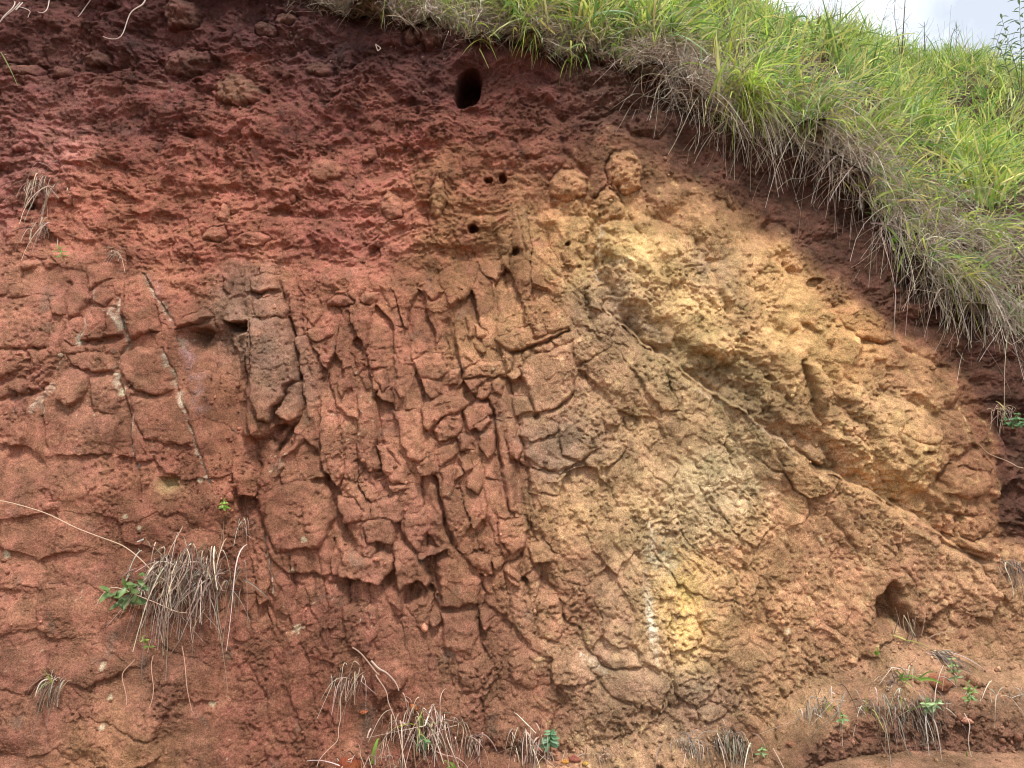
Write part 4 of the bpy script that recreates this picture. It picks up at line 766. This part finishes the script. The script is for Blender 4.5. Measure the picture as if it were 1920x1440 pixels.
TUSS = [(1395, 150, .02, "arching grass tussock with long leaves spilling over the edge left of the sky gap", .50, 150, (0, -.75, .6), 1.2),
        (1690, 245, .30, "bright yellow-green grass tussock in the middle of the hillside", .36, 70, (.05, -.2, 1), .5),
        (1860, 300, .32, "lush green grass tussock by the right border of the hillside", .40, 60, (-.2, -.3, 1), .6),
        (1560, 200, .35, "upright green grass tussock above the hanging roots", .30, 50, (.2, -.2, 1), .5),
        (1340, 120, .12, "tall reddish-tipped grass tussock where the cut edge starts to fall", .40, 60, (-.1, -.2, 1), .4),
        (1160, 60, .05, "thin upright grass tussock on the edge right of the burrow", .30, 40, (.1, -.1, 1), .35),
        (790, 20, .03, "short green grass tussock on the edge above the pale round stone", .24, 36, (.1, -.1, 1), .3),
        (1790, 540, .02, "green and dry grass tussock drooping low over the right end of the cut", .36, 46, (-.1, -.9, .2), 1.6)]
for px, py, s, lab, L, n, mean, dr in TUSS:
    p = hill(px, s); t = thing("grass_tussock", lab, "grass tussock", p, "grass tussocks on the hillside")
    part("green_blades", tussock(p, n, L, .015, mean, .38, dr, GREENS[:4] + [(190, 196, 90)], .10, .05, 7), M_GRASS, t)
    part("dry_stems", tussock(p, n // 2, L * .9, .005, mean, .5, dr * 1.4, DRYS, .2, .06, 6), M_DRY, t)

def straws(root_, n, L, width, mean, spread, droop, cols, rad, segs=9):
    """dry stalks: most hang, some stick out, many are broken at a kink"""
    r = np.asarray(root_) + rng.normal(size=(n, 3)) * np.array([rad, .010, rad * .55]); d = outward(n, mean, spread)
    ln = L * np.clip(rng.lognormal(-.45, .5, n), .15, 1.35); dr = droop * rng.lognormal(-.25, .55, n)
    v, q, c = tubes(r, d, ln, width * rng.uniform(.6, 1.5, n), dr, .16, pick(cols, n, .22), segs)
    P = v.reshape(n, segs + 1, 3, 3); kk = rng.integers(3, segs, n)
    for i in range(n):
        if rng.random() < .45:                                    # fold the outer piece about the kink
            k = kk[i]; piv = P[i, k, 1].copy(); tgt = rng.normal(size=3) * np.array([.8, .35, .5]) + np.array([0, -.1, -.75]); tgt /= np.linalg.norm(tgt)
            step = np.linalg.norm(P[i, k + 1:, 1] - piv, axis=1)[:, None, None]; off = P[i, k + 1:] - P[i, k + 1:, 1:2]
            P[i, k + 1:] = piv + tgt * step + off
    return P.reshape(-1, 3), q, c
def dry_tuft(px, py, label, L, n, spread=.35, mean=(0, -.8, .35), droop=2.6, width=.0042, rad=.03, green=0, cols=DRYS, name="dry_grass_tuft", cat="dry grass", grp="dry tufts on the bank face"):
    p = surf(px, py) + np.array([0, -.01, 0]); t = thing(name, label, cat, p, grp); n = int(n * 1.3)
    part("dry_stems", straws(p, n, L * .86, width * 1.15, np.array(mean) * np.array([1, .55, .45]), spread * .85, droop, cols, rad * 1.2), M_DRY, t)
    if green:
        part("green_blades", tussock(p + np.array([0, -.02, 0]), green, L * .5, .009, (0, -.6, .9), .5, .5, GREENS, .1, .01), M_GRASS, t)
    return t
PALE = [(190, 168, 148), (170, 146, 128), (140, 114, 98), (208, 190, 170), (120, 92, 78)]
clump = dry_tuft(352, 1062, "large nest-like clump of dry grass on the red face beside a leafy seedling", .40, 230, .42, (.05, -.60, .30), 2.7, .0056, .075, cols=PALE + DRYS)
cp = np.array(clump.location) + np.array([0, -.05, .0])           # crossed stalks on top of the nest
part("crossed_stalks", tubes(cp + rng.normal(size=(90, 3)) * np.array([.075, .03, .05]), outward(90, (0, -.15, -.2), .7), rng.uniform(.08, .22, 90), .0055, rng.uniform(0, 1.2, 90), .2, pick(PALE, 90), 6), M_DRY, clump)
dry_tuft(92, 338, "pale drooping dry grass clump below the purple soil near the photo's left border", .30, 42, .45, (-.15, -.7, .5), 2.8, .0045, .05, cols=PALE)
dry_tuft(88, 410, "pale dry strands hanging from the small dark hole on the left", .20, 26, .35, (-.1, -.7, .1), 2.8, .0045, .035, cols=PALE)
dry_tuft(222, 466, "small dry tuft on top of the white-veined rock pillar", .11, 24, .6, (0, -.6, .5), 1.5, .003, .015, cols=PALE)
dry_tuft(465, 975, "small dry rootlet tuft under the green sprig on the red face", .16, 30, .5, (0, -.6, .3), 2.6, .003, .02, cols=PALE)
dry_tuft(100, 1265, "thin dry tuft with one green tip low on the left face", .22, 36, .25, (-.1, -.6, .3), 3.2, .0036, .03, green=4)
dry_tuft(440, 1160, "faint brown rootlets right of the large dry clump", .14, 16, .3, (-.05, -.5, .2), 3, .0025, .015, cols=[(140, 90, 70)])
dry_tuft(662, 1262, "wiry root tuft above the mossy slab at the foot of the bank", .20, 40, .45, (-.1, -.7, .3), 2.6, .003, .03, cols=PALE)
dry_tuft(880, 1375, "narrow pale straw tuft at the foot between two grass clumps", .22, 24, .22, (.05, -.6, .4), 2.6, .006, .02, cols=PALE)
dry_tuft(1000, 1380, "bushy straw tuft at the foot beside the grey-green seedling", .20, 70, .4, (0, -.7, .5), 2.6, .005, .05, cols=PALE)
dry_tuft(1125, 1405, "low straw tuft at the foot right of the grey-green seedling", .14, 36, .5, (0, -.7, .4), 2.4, .0045, .03, cols=PALE)
dry_tuft(1300, 1388, "fan of dry grass at the foot below the ochre slope, first of the pair", .20, 60, .5, (.1, -.7, .45), 2.6, .005, .04)
dry_tuft(1368, 1372, "upright sheaf of dry grass at the foot below the ochre slope, second of the pair", .26, 64, .3, (0, -.7, .5), 2.8, .005, .035)
dry_tuft(800, 1352, "big straw clump at the foot spreading over red crumbs with green shoots", .34, 120, .5, (.05, -.8, .45), 2.3, .0055, .07, green=8, cols=PALE)
dry_tuft(700, 1420, "sparse dry grass lying at the foot by a single green blade", .26, 40, .6, (.1, -.8, .5), 1.2, .004, .06, cols=PALE)
dry_tuft(1895, 1045, "hanging sheaf of grey dry grass on the brown shoulder by the right border", .26, 40, .25, (.05, -.4, .0), 3.2, .0038, .025)
dry_tuft(1888, 770, "small straw tuft under the hanging grass at the right end", .14, 24, .4, (-.1, -.6, .2), 2.6, .004, .02, green=3, cols=PALE)
dry_tuft(1530, 1320, "dry tuft at the left end of the earth lip", .22, 44, .35, (0, -.6, .5), 2.4, .0045, .04, green=3)
dry_tuft(1615, 1318, "thin dry grass over the earth lip under the alcove", .26, 60, .45, (0, -.7, .3), 2.4, .004, .06, green=4)
dry_tuft(1690, 1316, "dense root curtain hanging from the middle of the earth lip", .26, 80, .45, (.1, -.7, .2), 2.6, .004, .06, green=3)
dry_tuft(1750, 1312, "dry roots hanging below the pale leafy sprig on the earth lip", .22, 50, .4, (.05, -.7, .2), 2.8, .004, .04)
dry_tuft(1880, 1300, "arching dry grass at the right end of the earth lip", .26, 46, .5, (-.2, -.7, .5), 2.2, .004, .05)
dry_tuft(1760, 1215, "grey bundle of straw lying on the loose earth right of the alcove", .24, 40, .25, (.6, -.5, -.1), 1.2, .005, .02)
dry_tuft(1682, 1262, "low green-tipped tuft growing on the loose earth below the alcove", .16, 50, .6, (0, -.5, .6), 1.4, .004, .04, green=10)
dry_tuft(1690, 1185, "upright pale straws standing in the alcove", .24, 12, .16, (0, -.25, 1), .15, .0045, .035, cols=PALE, green=2)

def leaf_mesh(L, Wd, col, bend=.25):
    ns = 6; s = np.linspace(0, 1, ns + 1); w = Wd * .5 * np.sin(np.pi * np.clip(s * .93 + .05, 0, 1)) ** .8; z = -bend * L * s ** 2
    P = np.stack([np.stack([-w, s * L, z + w * .35], -1), np.stack([0 * s, s * L, z], -1), np.stack([w, s * L, z + w * .35], -1)], 1)
    i = np.arange((ns + 1) * 3).reshape(ns + 1, 3); q = np.concatenate([np.stack([i[:-1, a], i[:-1, a + 1], i[1:, a + 1], i[1:, a]], -1) for a in (0, 1)])
    return mesh_from("leaf", P.reshape(-1, 3), q, M_LEAF, np.repeat(lin(col)[None], (ns + 1) * 3, 0), "blade")
def seedling(px, py, label, hgt, nleaf, L, Wd, col, lean=(0, -.5, 1), stems=1, at=None, leafy=.15, grp="green seedlings on the bank", name="leafy_seedling", cat="seedling", droop=.3):
    p = (surf(px, py) + np.array([0, -.012, 0])) if at is None else at; t = thing(name, label, cat, p, grp)
    lm = [leaf_mesh(L * .85 * k, Wd * .8 * k, np.array(col) * np.array([.95, .92, .86]) * f) for k, f in ((1, .88), (.8, 1.06), (.62, .96))]
    from mathutils import Vector, Matrix
    for sidx in range(stems):
        d = np.array(lean, float) + rng.normal(size=3) * (.35 if stems > 1 else .05); d /= np.linalg.norm(d); hh = hgt * rng.uniform(.75, 1.1)
        part("stem", tubes(p[None], d[None], hh, .004, .05, .05, lin(np.array(col) * .8)[None], 6), M_LEAF, t)
        for k in range(nleaf):
            f = leafy + (1 - leafy) * (k // 2 + 1) / ((nleaf + 1) // 2); a = (k % 2) * math.pi + (k // 2) * 1.57 + rng.normal() * .3
            q = d * hh * f; out = np.array([math.cos(a), math.sin(a) * .8 - .2, .35 + .5 * f * (1 - droop) - droop * .5])
            out = Vector((math.cos(a), -.45 + .2 * rng.normal(), .30 + .55 * math.sin(a) - droop * .6)).normalized(); nn = Vector((.25 * rng.normal(), -.75, .65)); xx = out.cross(nn).normalized(); zz = xx.cross(out)
            o = obj("leaf", lm[0 if f < .75 else (1 if f < .95 else 2)], t); o.location = q; o.rotation_euler = Matrix((xx, out, zz)).transposed().to_euler()
    return t
LG = (114, 144, 88)
seedling(262, 1128, "broad-leaved green seedling beside the large dry clump", .19, 9, .072, .030, LG, (-.10, -.70, 1), 3, droop=.5)
seedling(285, 1215, "small yellowish fern-like sprig under the large dry clump", .09, 8, .03, .012, (130, 158, 66), (-.2, -.5, .8))
seedling(128, 480, "narrow-leaved green seedling below the pale drooping clump", .08, 10, .045, .010, (112, 160, 66), (0, -.4, 1))
seedling(432, 948, "tiny bright green sprig in the rubble gully", .05, 8, .03, .012, (140, 180, 70), (0, -.4, 1), 2)
seedling(796, 1388, "green-leaved sprig inside the big straw clump", .06, 8, .038, .018, (108, 152, 100), (0, -.6, 1))
seedling(1036, 1410, "grey-green rosette seedling at the foot of the bank", .10, 10, .05, .022, (112, 158, 118), (0, -.5, 1), 2)
seedling(1912, 800, "dense small-leaved green bush at the right border", .10, 10, .035, .016, (92, 140, 84), (-.3, -.6, .6), 5)
seedling(1742, 1312, "pale silvery green sprig on the earth lip", .06, 12, .045, .014, (160, 188, 140), (0, -.5, 1), 2)
seedling(1790, 1275, "feathery pale green sprig on the loose earth", .14, 14, .04, .012, (150, 176, 120), (-.35, -.3, 1), 1)
seedling(1805, 1312, "little green herb right of the silvery sprig", .08, 8, .035, .012, (130, 165, 90), (.1, -.4, 1), 2)
seedling(1572, 1345, "tiny green sprout on the dark step under the lip", .05, 6, .035, .012, (128, 168, 104), (0, -.5, 1))
seedling(1605, 1425, "low green herb on the ground below the step", .05, 8, .04, .013, (128, 168, 104), (.1, -.5, 1), at=np.array([1.50, 3.02, .06]))
seedling(1722, 1425, "grassy green sprout on the bare ground near the step", .07, 6, .07, .010, (140, 180, 76), (.1, -.5, 1), at=np.array([1.80, 3.08, .06]))
seedling(1845, 1400, "pale sprout on the bare ground by the right border", .06, 6, .06, .009, (150, 182, 96), (.1, -.5, 1), at=np.array([2.08, 3.16, .06]))
seedling(1420, 1410, "small herb at the foot right of the dry sheaf", .06, 8, .03, .011, (130, 165, 100), (0, -.5, 1))
# blades standing alone
for px, py, lab, L, mean, w in [(700, 1420, "single broad green grass blade at the foot", .20, (.15, -.2, 1), .020), (715, 1436, "low green blade lying at the foot", .14, (.9, -.5, .3), .018), (850, 1436, "short broad green blade under the big straw clump", .12, (-.25, -.5, 1), .018), (1640, 1215, "green grass sprout at the mouth of the alcove", .10, (-.2, -.5, .7), .012),
                              (1715, 1265, "arching green blade on the loose earth", .12, (.6, -.5, .6), .013), (12, 92, "green leafless shoot hanging in the dark top soil", .02, (0, -1, 0), .01)]:
    p = surf(px, py) + np.array([0, -.01, 0]); n = 1 if L > .15 else 3
    if L < .05:
        a, b = surf(12, 92), surf(47, 158); d = b - a; o_ = tubes(a[None] + np.array([[0, -.03, 0]]), d[None], np.linalg.norm(d), .010, .0, .05, lin((140, 150, 90))[None], 8)
    else: o_ = ribbons(np.repeat(p[None], n, 0), outward(n, mean, .18), L * rng.uniform(.7, 1, n), w, .5, .06, pick([(140, 184, 84)], n), 8)
    t = obj("grass_sprout", mesh_from("grass_sprout", o_[0] - p, o_[1], M_GRASS, o_[2], "blade"), None, label=lab, category="grass sprout", group="lone green blades"); t.location = p
# roots and long straws: each one a bent tube along points of the face
def path_tube(pts, w0, w1_, col, lift=.02):
    P = []
    for k in range(len(pts) - 1):
        for f in np.linspace(0, 1, 7)[:-1]: P.append((pts[k][0] + (pts[k + 1][0] - pts[k][0]) * f, pts[k][1] + (pts[k + 1][1] - pts[k][1]) * f))
    P.append(pts[-1]); Q = np.array([surf(*a, r=22) if -50 < a[1] else on_base(*a) for a in P]); Q[:, 1] -= lift
    ker = np.array([1, 2, 3, 2, 1]) / 9.
    for _ in range(3):
        for ax in range(3): Q[:, ax] = np.convolve(np.pad(Q[:, ax], 2, mode='edge'), ker, 'valid')
    T = np.gradient(Q, axis=0); T /= np.linalg.norm(T, axis=1)[:, None]; S = np.cross(T, [0, -1, .1]); S /= np.linalg.norm(S, axis=1)[:, None]; U = np.cross(S, T)
    w = np.linspace(w0, w1_, len(Q))[:, None] * .5; ring = [S * math.cos(a) + U * math.sin(a) for a in np.linspace(0, 2 * math.pi, 6)[:-1]]
    VV = np.stack([Q + r_ * w for r_ in ring], 1); i = np.arange(len(Q) * 5).reshape(len(Q), 5); j = np.roll(i, -1, 1)
    return VV.reshape(-1, 3), np.stack([i[:-1], j[:-1], j[1:], i[1:]], -1).reshape(-1, 4), np.repeat(lin(col)[None], VV.size // 3, 0)
def root(name, lab, cat, pts, w0, w1_, col, grp, lift=.02):
    v, q, c = path_tube(pts, w0, w1_, col, lift); p = v.mean(0); o = obj(name, mesh_from(name, v - p, q, M_DRY, c, "blade"), None, label=lab, category=cat, group=grp); o.location = p
PR = (206, 190, 178); GR = "bare roots and straws on the face"
root("pale_root", "long curved pale root hanging from the top edge above the purple soil", "root", [(296, -12), (288, 15), (268, 45), (240, 68), (218, 81)], .009, .004, PR, GR, .05)
root("pale_root", "forked pale root at the top left corner, leftmost strand", "root", [(40, -12), (25, 20), (8, 42)], .006, .003, PR, GR, .05)
root("pale_root", "pale root at the top left corner, bent like a hook", "root", [(50, -10), (45, 20), (62, 5), (72, 25), (70, 56)], .006, .003, PR, GR, .05)
root("pale_root", "thin pale root at the top left, second strand from the corner", "root", [(44, -12), (32, 30), (22, 62)], .006, .003, (180, 160, 150), GR, .05)
root("pale_root", "short pale root hanging right of the hook-shaped one", "root", [(118, -10), (108, 15), (98, 30)], .006, .003, PR, GR, .05)
root("pale_root", "faint forked root on the top edge near the middle left", "root", [(175, -5), (155, 12), (142, 22)], .006, .003, (170, 146, 136), GR, .04)
root("pale_root", "small curled white root beside the pale round stone", "root", [(712, 78), (716, 84), (723, 82), (724, 74)], .006, .004, PR, GR, .02)
root("long_straw", "long pale straw reaching from the left border into the large dry clump", "straw", [(-15, 914), (40, 920), (110, 940), (180, 978), (240, 1010), (280, 1034), (330, 1070), (375, 1110)], .0045, .004, (206, 178, 150), GR, .06)
root("long_straw", "straw bent across the broad-leaved seedling", "straw", [(218, 1132), (240, 1068), (290, 1098), (350, 1120), (385, 1122)], .004, .0035, (200, 172, 148), GR, .09)
root("long_straw", "thin straw hanging below the left part of the large dry clump", "straw", [(265, 1200), (250, 1260), (245, 1300)], .004, .003, (190, 150, 126), GR, .05)
root("long_straw", "thin straw hanging below the middle of the large dry clump", "straw", [(300, 1190), (292, 1260), (285, 1308)], .004, .003, (190, 150, 126), GR, .05)
root("long_straw", "long thin straw hanging from the right side of the large dry clump", "straw", [(365, 1180), (370, 1250), (380, 1290), (388, 1322)], .004, .003, (190, 150, 126), GR, .05)
root("long_straw", "long drooping straw above the big straw clump at the foot", "straw", [(712, 1230), (728, 1260), (748, 1310), (760, 1370), (770, 1440)], .0045, .0035, (196, 170, 150), GR, .07)
root("bare_root", "forked grey root above the big straw clump", "root", [(705, 1227), (725, 1232), (745, 1245), (758, 1260), (765, 1285)], .009, .004, (186, 166, 150), GR, .03)
root("bare_root", "short wavy root left of the forked grey root", "root", [(672, 1222), (685, 1240), (700, 1246), (708, 1250)], .006, .004, (180, 150, 130), GR, .03)
root("long_straw", "curved root at the foot by the mossy slab", "straw", [(662, 1270), (655, 1320), (648, 1350), (625, 1370), (600, 1392), (575, 1430)], .004, .003, (190, 160, 140), GR, .03)
root("long_straw", "straw slanting up out of the big straw clump", "straw", [(795, 1365), (830, 1343), (865, 1328)], .004, .003, (196, 170, 150), GR, .08)
root("long_straw", "lone straw standing on the loose earth beside the pale sprig", "straw", [(1733, 1295), (1738, 1250), (1745, 1208)], .004, .003, (200, 184, 168), GR, .10)
root("long_straw", "thin bleached stem crossing the dark soil at the right border", "straw", [(1925, 862), (1890, 858), (1860, 845), (1840, 828)], .005, .003, (190, 165, 140), GR, .05)
root("long_straw", "long straw fallen over the step below the earth lip", "straw", [(1795, 1305), (1800, 1345), (1812, 1400)], .004, .003, (196, 176, 158), GR, .05)
root("long_straw", "straw slanting down the dark step at the left part of the lip", "straw", [(1430, 1370), (1440, 1410), (1448, 1440)], .004, .003, (196, 176, 158), GR, .05)
root("bare_root", "dark bent twig hanging in the grass at the right end", "root", [(1840, 480), (1880, 520), (1892, 580), (1895, 660)], .012, .008, (120, 108, 100), GR, .25)

# ------------------------------------------------------------------ weeds against the sky
def stalk(px, s, L, lab, lean=0.0):
    p = hill(px, s); n = 1; v, q, c = tubes(np.repeat(p[None], n, 0), np.array([[lean, -.05, 1]]), L, .015, .06, .05, pick([(96, 86, 78)], n), 8)
    parts = [(v, q, c)]
    top = v.reshape(-1, 9, 3, 3)[0, :, 1]
    br = top[rng.integers(4, 9, 8)]; parts.append(tubes(br, outward(8, (lean, 0, .8), .5), .10, .006, .1, .1, pick([(110, 98, 86)], 8), 4))
    a, b_, c_ = join(parts); o = obj("dry_stalk", mesh_from("dry_stalk", a - p, b_, M_DRY, c_, "blade"), None, label=lab, category="weed stalk", group="dry weed stalks against the sky"); o.location = p
for px, s, L, lab, ln in [(1690, .75, 1.0, "tall thin dark stalk rising highest into the sky gap", .06), (1682, .7, .8, "thin stalk standing just left of the tallest one", -.04), (1735, .9, .45, "short straight stalk in the middle of the sky gap", 0), (1765, .9, .4, "leaning stalk right of the short straight one", .35),
                          (1640, .9, .5, "slanting stalk at the left part of the skyline", .3), (1560, .9, .55, "slender stalk near the top border of the photo", .15), (1795, .95, .4, "small upright stalk on the low part of the skyline", 0), (1500, .85, .5, "dark stalk where the grass reaches the top border", -.1)]:
    stalk(px, s, L, lab, ln)
p = hill(1918, .60); t = thing("leafy_shrub", "slender shrub with narrow leaves reaching into the sky at the top right corner", "shrub", p)
from mathutils import Vector
lm = [leaf_mesh(.085, .018, (116, 140, 110)), leaf_mesh(.065, .015, (130, 150, 112))]
for sidx, (lx, hh, nl) in enumerate([(-.02, .98, 26), (-.16, .80, 22), (-.34, .62, 18), (.12, .7, 18)]):
    d = np.array([lx, -.1, 1.]); d /= np.linalg.norm(d)
    stem = tubes(p[None], d[None], hh, .010, .02, .03, lin((110, 110, 84))[None], 8); part("stem", stem, M_LEAF, t); ctr = stem[0].reshape(9, 3, 3)[:, 1]
    for k in range(nl):
        f = .45 + .55 * k / (nl - 1); u = f * 8; i = min(int(u), 7); q = ctr[i] + (ctr[i + 1] - ctr[i]) * (u - i); a = k * 2.4
        o = obj("leaf", lm[k % 2], t); o.location = q - p; o.rotation_euler = Vector((math.cos(a), math.sin(a), .35)).to_track_quat('Y', 'Z').to_euler()
seedling(0, 0, "bright green broad-leaved weed among the grass near the skyline", .30, 12, .09, .035, (120, 176, 84), (0, -.2, 1), 3, at=hill(1478, .62), name="leafy_weed", cat="weed", grp="weeds in the hill grass")
seedling(0, 0, "yellow-green leafy weed in the grass above the arching tussock", .28, 12, .08, .028, (150, 184, 72), (0, -.3, 1), 4, at=hill(1525, .30), name="leafy_weed", cat="weed", grp="weeds in the hill grass")

# ------------------------------------------------------------------ loose stones at the foot
def loose_stone(px, py, r, lab, col, at=None):
    import bmesh
    bm = bmesh.new(); bmesh.ops.create_icosphere(bm, subdivisions=3, radius=r); sx = rng.uniform(.75, 1.3, 3)
    for v in bm.verts:
        k = 1 + .22 * math.sin(v.co.x / r * 2.3 + px) * math.cos(v.co.y / r * 2.9 + py) + .12 * math.sin(v.co.z / r * 5 + px * 2) * math.cos(v.co.x / r * 4.1) + .05 * math.sin(v.co.y / r * 9 + px)
        v.co = Vector((v.co.x * sx[0] * k, v.co.y * sx[1] * k, v.co.z * .6 * k))
    me = bpy.data.meshes.new("loose_stone"); bm.to_mesh(me); bm.free(); me.shade_smooth()
    a = me.attributes.new("soil", 'FLOAT_COLOR', 'POINT'); a.data.foreach_set("color", np.tile(np.append(lin(col), 1), len(me.vertices)).astype(F32)); me.materials.append(M_BANK)
    o = obj("loose_stone", me, None, label=lab, category="stone", group="loose stones at the foot"); o.location = surf(px, py) + np.array([0, .1 * r, r * .1]) if at is None else at
for px, py, r, lab, col in [(660, 1428, .045, "rounded red clod at the foot by the low green blade", (140, 76, 52)), (770, 1318, .022, "flat orange pebble above the big straw clump", (176, 110, 72)), (1080, 1415, .018, "reddish pebble among straw at the foot", (150, 90, 76)), (1057, 1420, .014, "orange pebble beside the grey-green rosette", (200, 140, 70)),
                            (1092, 1425, .012, "small yellow pebble next to the reddish pebble", (190, 150, 80)), (1762, 1272, .05, "reddish half-buried clod on the loose earth below the straw bundle", (158, 106, 80)), (1825, 1350, .018, "pale pink pebble in the dark step", (198, 140, 116)), (1813, 1365, .013, "smaller pink pebble below the pale pink one", (190, 134, 110)), (1478, 1397, .016, "brown pebble in the dark step left of the lip", (150, 104, 80)), (690, 1330, .014, "red crumb stone on the rubble at the foot", (160, 92, 64))]:
    loose_stone(px, py, r, lab, col)

# ------------------------------------------------------------------ crumbs and gravel lying on ledges, in the gully and on the fallen earth
fx, fy = PX.ravel(), PY.ravel(); lipy = np.interp(fx, LX, LY)
wt = (talm.ravel() > .5) * (fy < lipy + 95) * 1.0 + ((fy > 1375) & (fx > 560) & (fx < 1420)) * 1.0 + ((np.abs(fx - 440) < 50) & (fy > 860) & (fy < 960)) * 1.2 + ((np.abs(fx - 400) < 40) & (fy > 700) & (fy < 870)) * .3 + (np.abs(fx - 960) < 990) * (fy > 0) * (fy < 1420) * (edge_py(fx) < fy) * .035
wt = wt * (fx > -30) * (fx < 1950) * (fy < 1460); ch = rng.choice(len(wt), 4200, replace=False, p=wt / wt.sum())
import bmesh
bm = bmesh.new(); bmesh.ops.create_icosphere(bm, subdivisions=1, radius=1); iv = np.array([v.co[:] for v in bm.verts]); it = np.array([[v.index for v in f.verts] for f in bm.faces]); bm.free()
SP_ = V[ch].copy(); GP = np.stack([A, B, gz], -1).reshape(-1, 3); GP = GP[(GP[:, 0] > .6) & (GP[:, 0] < 2.8) & (GP[:, 1] > 2.5) & (GP[:, 1] < 3.3)]; gsel = rng.choice(len(GP), 900, replace=False)
SP_ = np.concatenate([SP_, GP[gsel]]); n = len(SP_); sz = .0030 * rng.lognormal(0, .65, n); sc3 = rng.uniform(.6, 1.35, (n, 1, 3)); ang = rng.uniform(0, 6.28, n)[:, None]
g = iv[None] * sc3 * (1 + .22 * rng.normal(size=(n, len(iv), 1))); gx = g[..., 0] * np.cos(ang) - g[..., 1] * np.sin(ang); gy_ = g[..., 0] * np.sin(ang) + g[..., 1] * np.cos(ang)
g = np.stack([gx, gy_, g[..., 2]], -1) * sz[:, None, None] + SP_[:, None] + np.array([0, -.35, .35]) * sz[:, None, None]
gc = np.clip(np.concatenate([CC[ch], np.tile(np.array([[.30, .16, .09]]), (900, 1))]) * rng.lognormal(.08, .3, (n, 1)), .01, .8)
gm = mesh_from("gravel", g.reshape(-1, 3), None, M_BANK, np.repeat(gc, len(iv), 0), "soil", tris=(it[None] + (np.arange(n) * len(iv))[:, None, None]).reshape(-1, 3))
obj("gravel", gm, None, kind="stuff", label="small crumbs and gravel lying on the ledges and fallen earth")
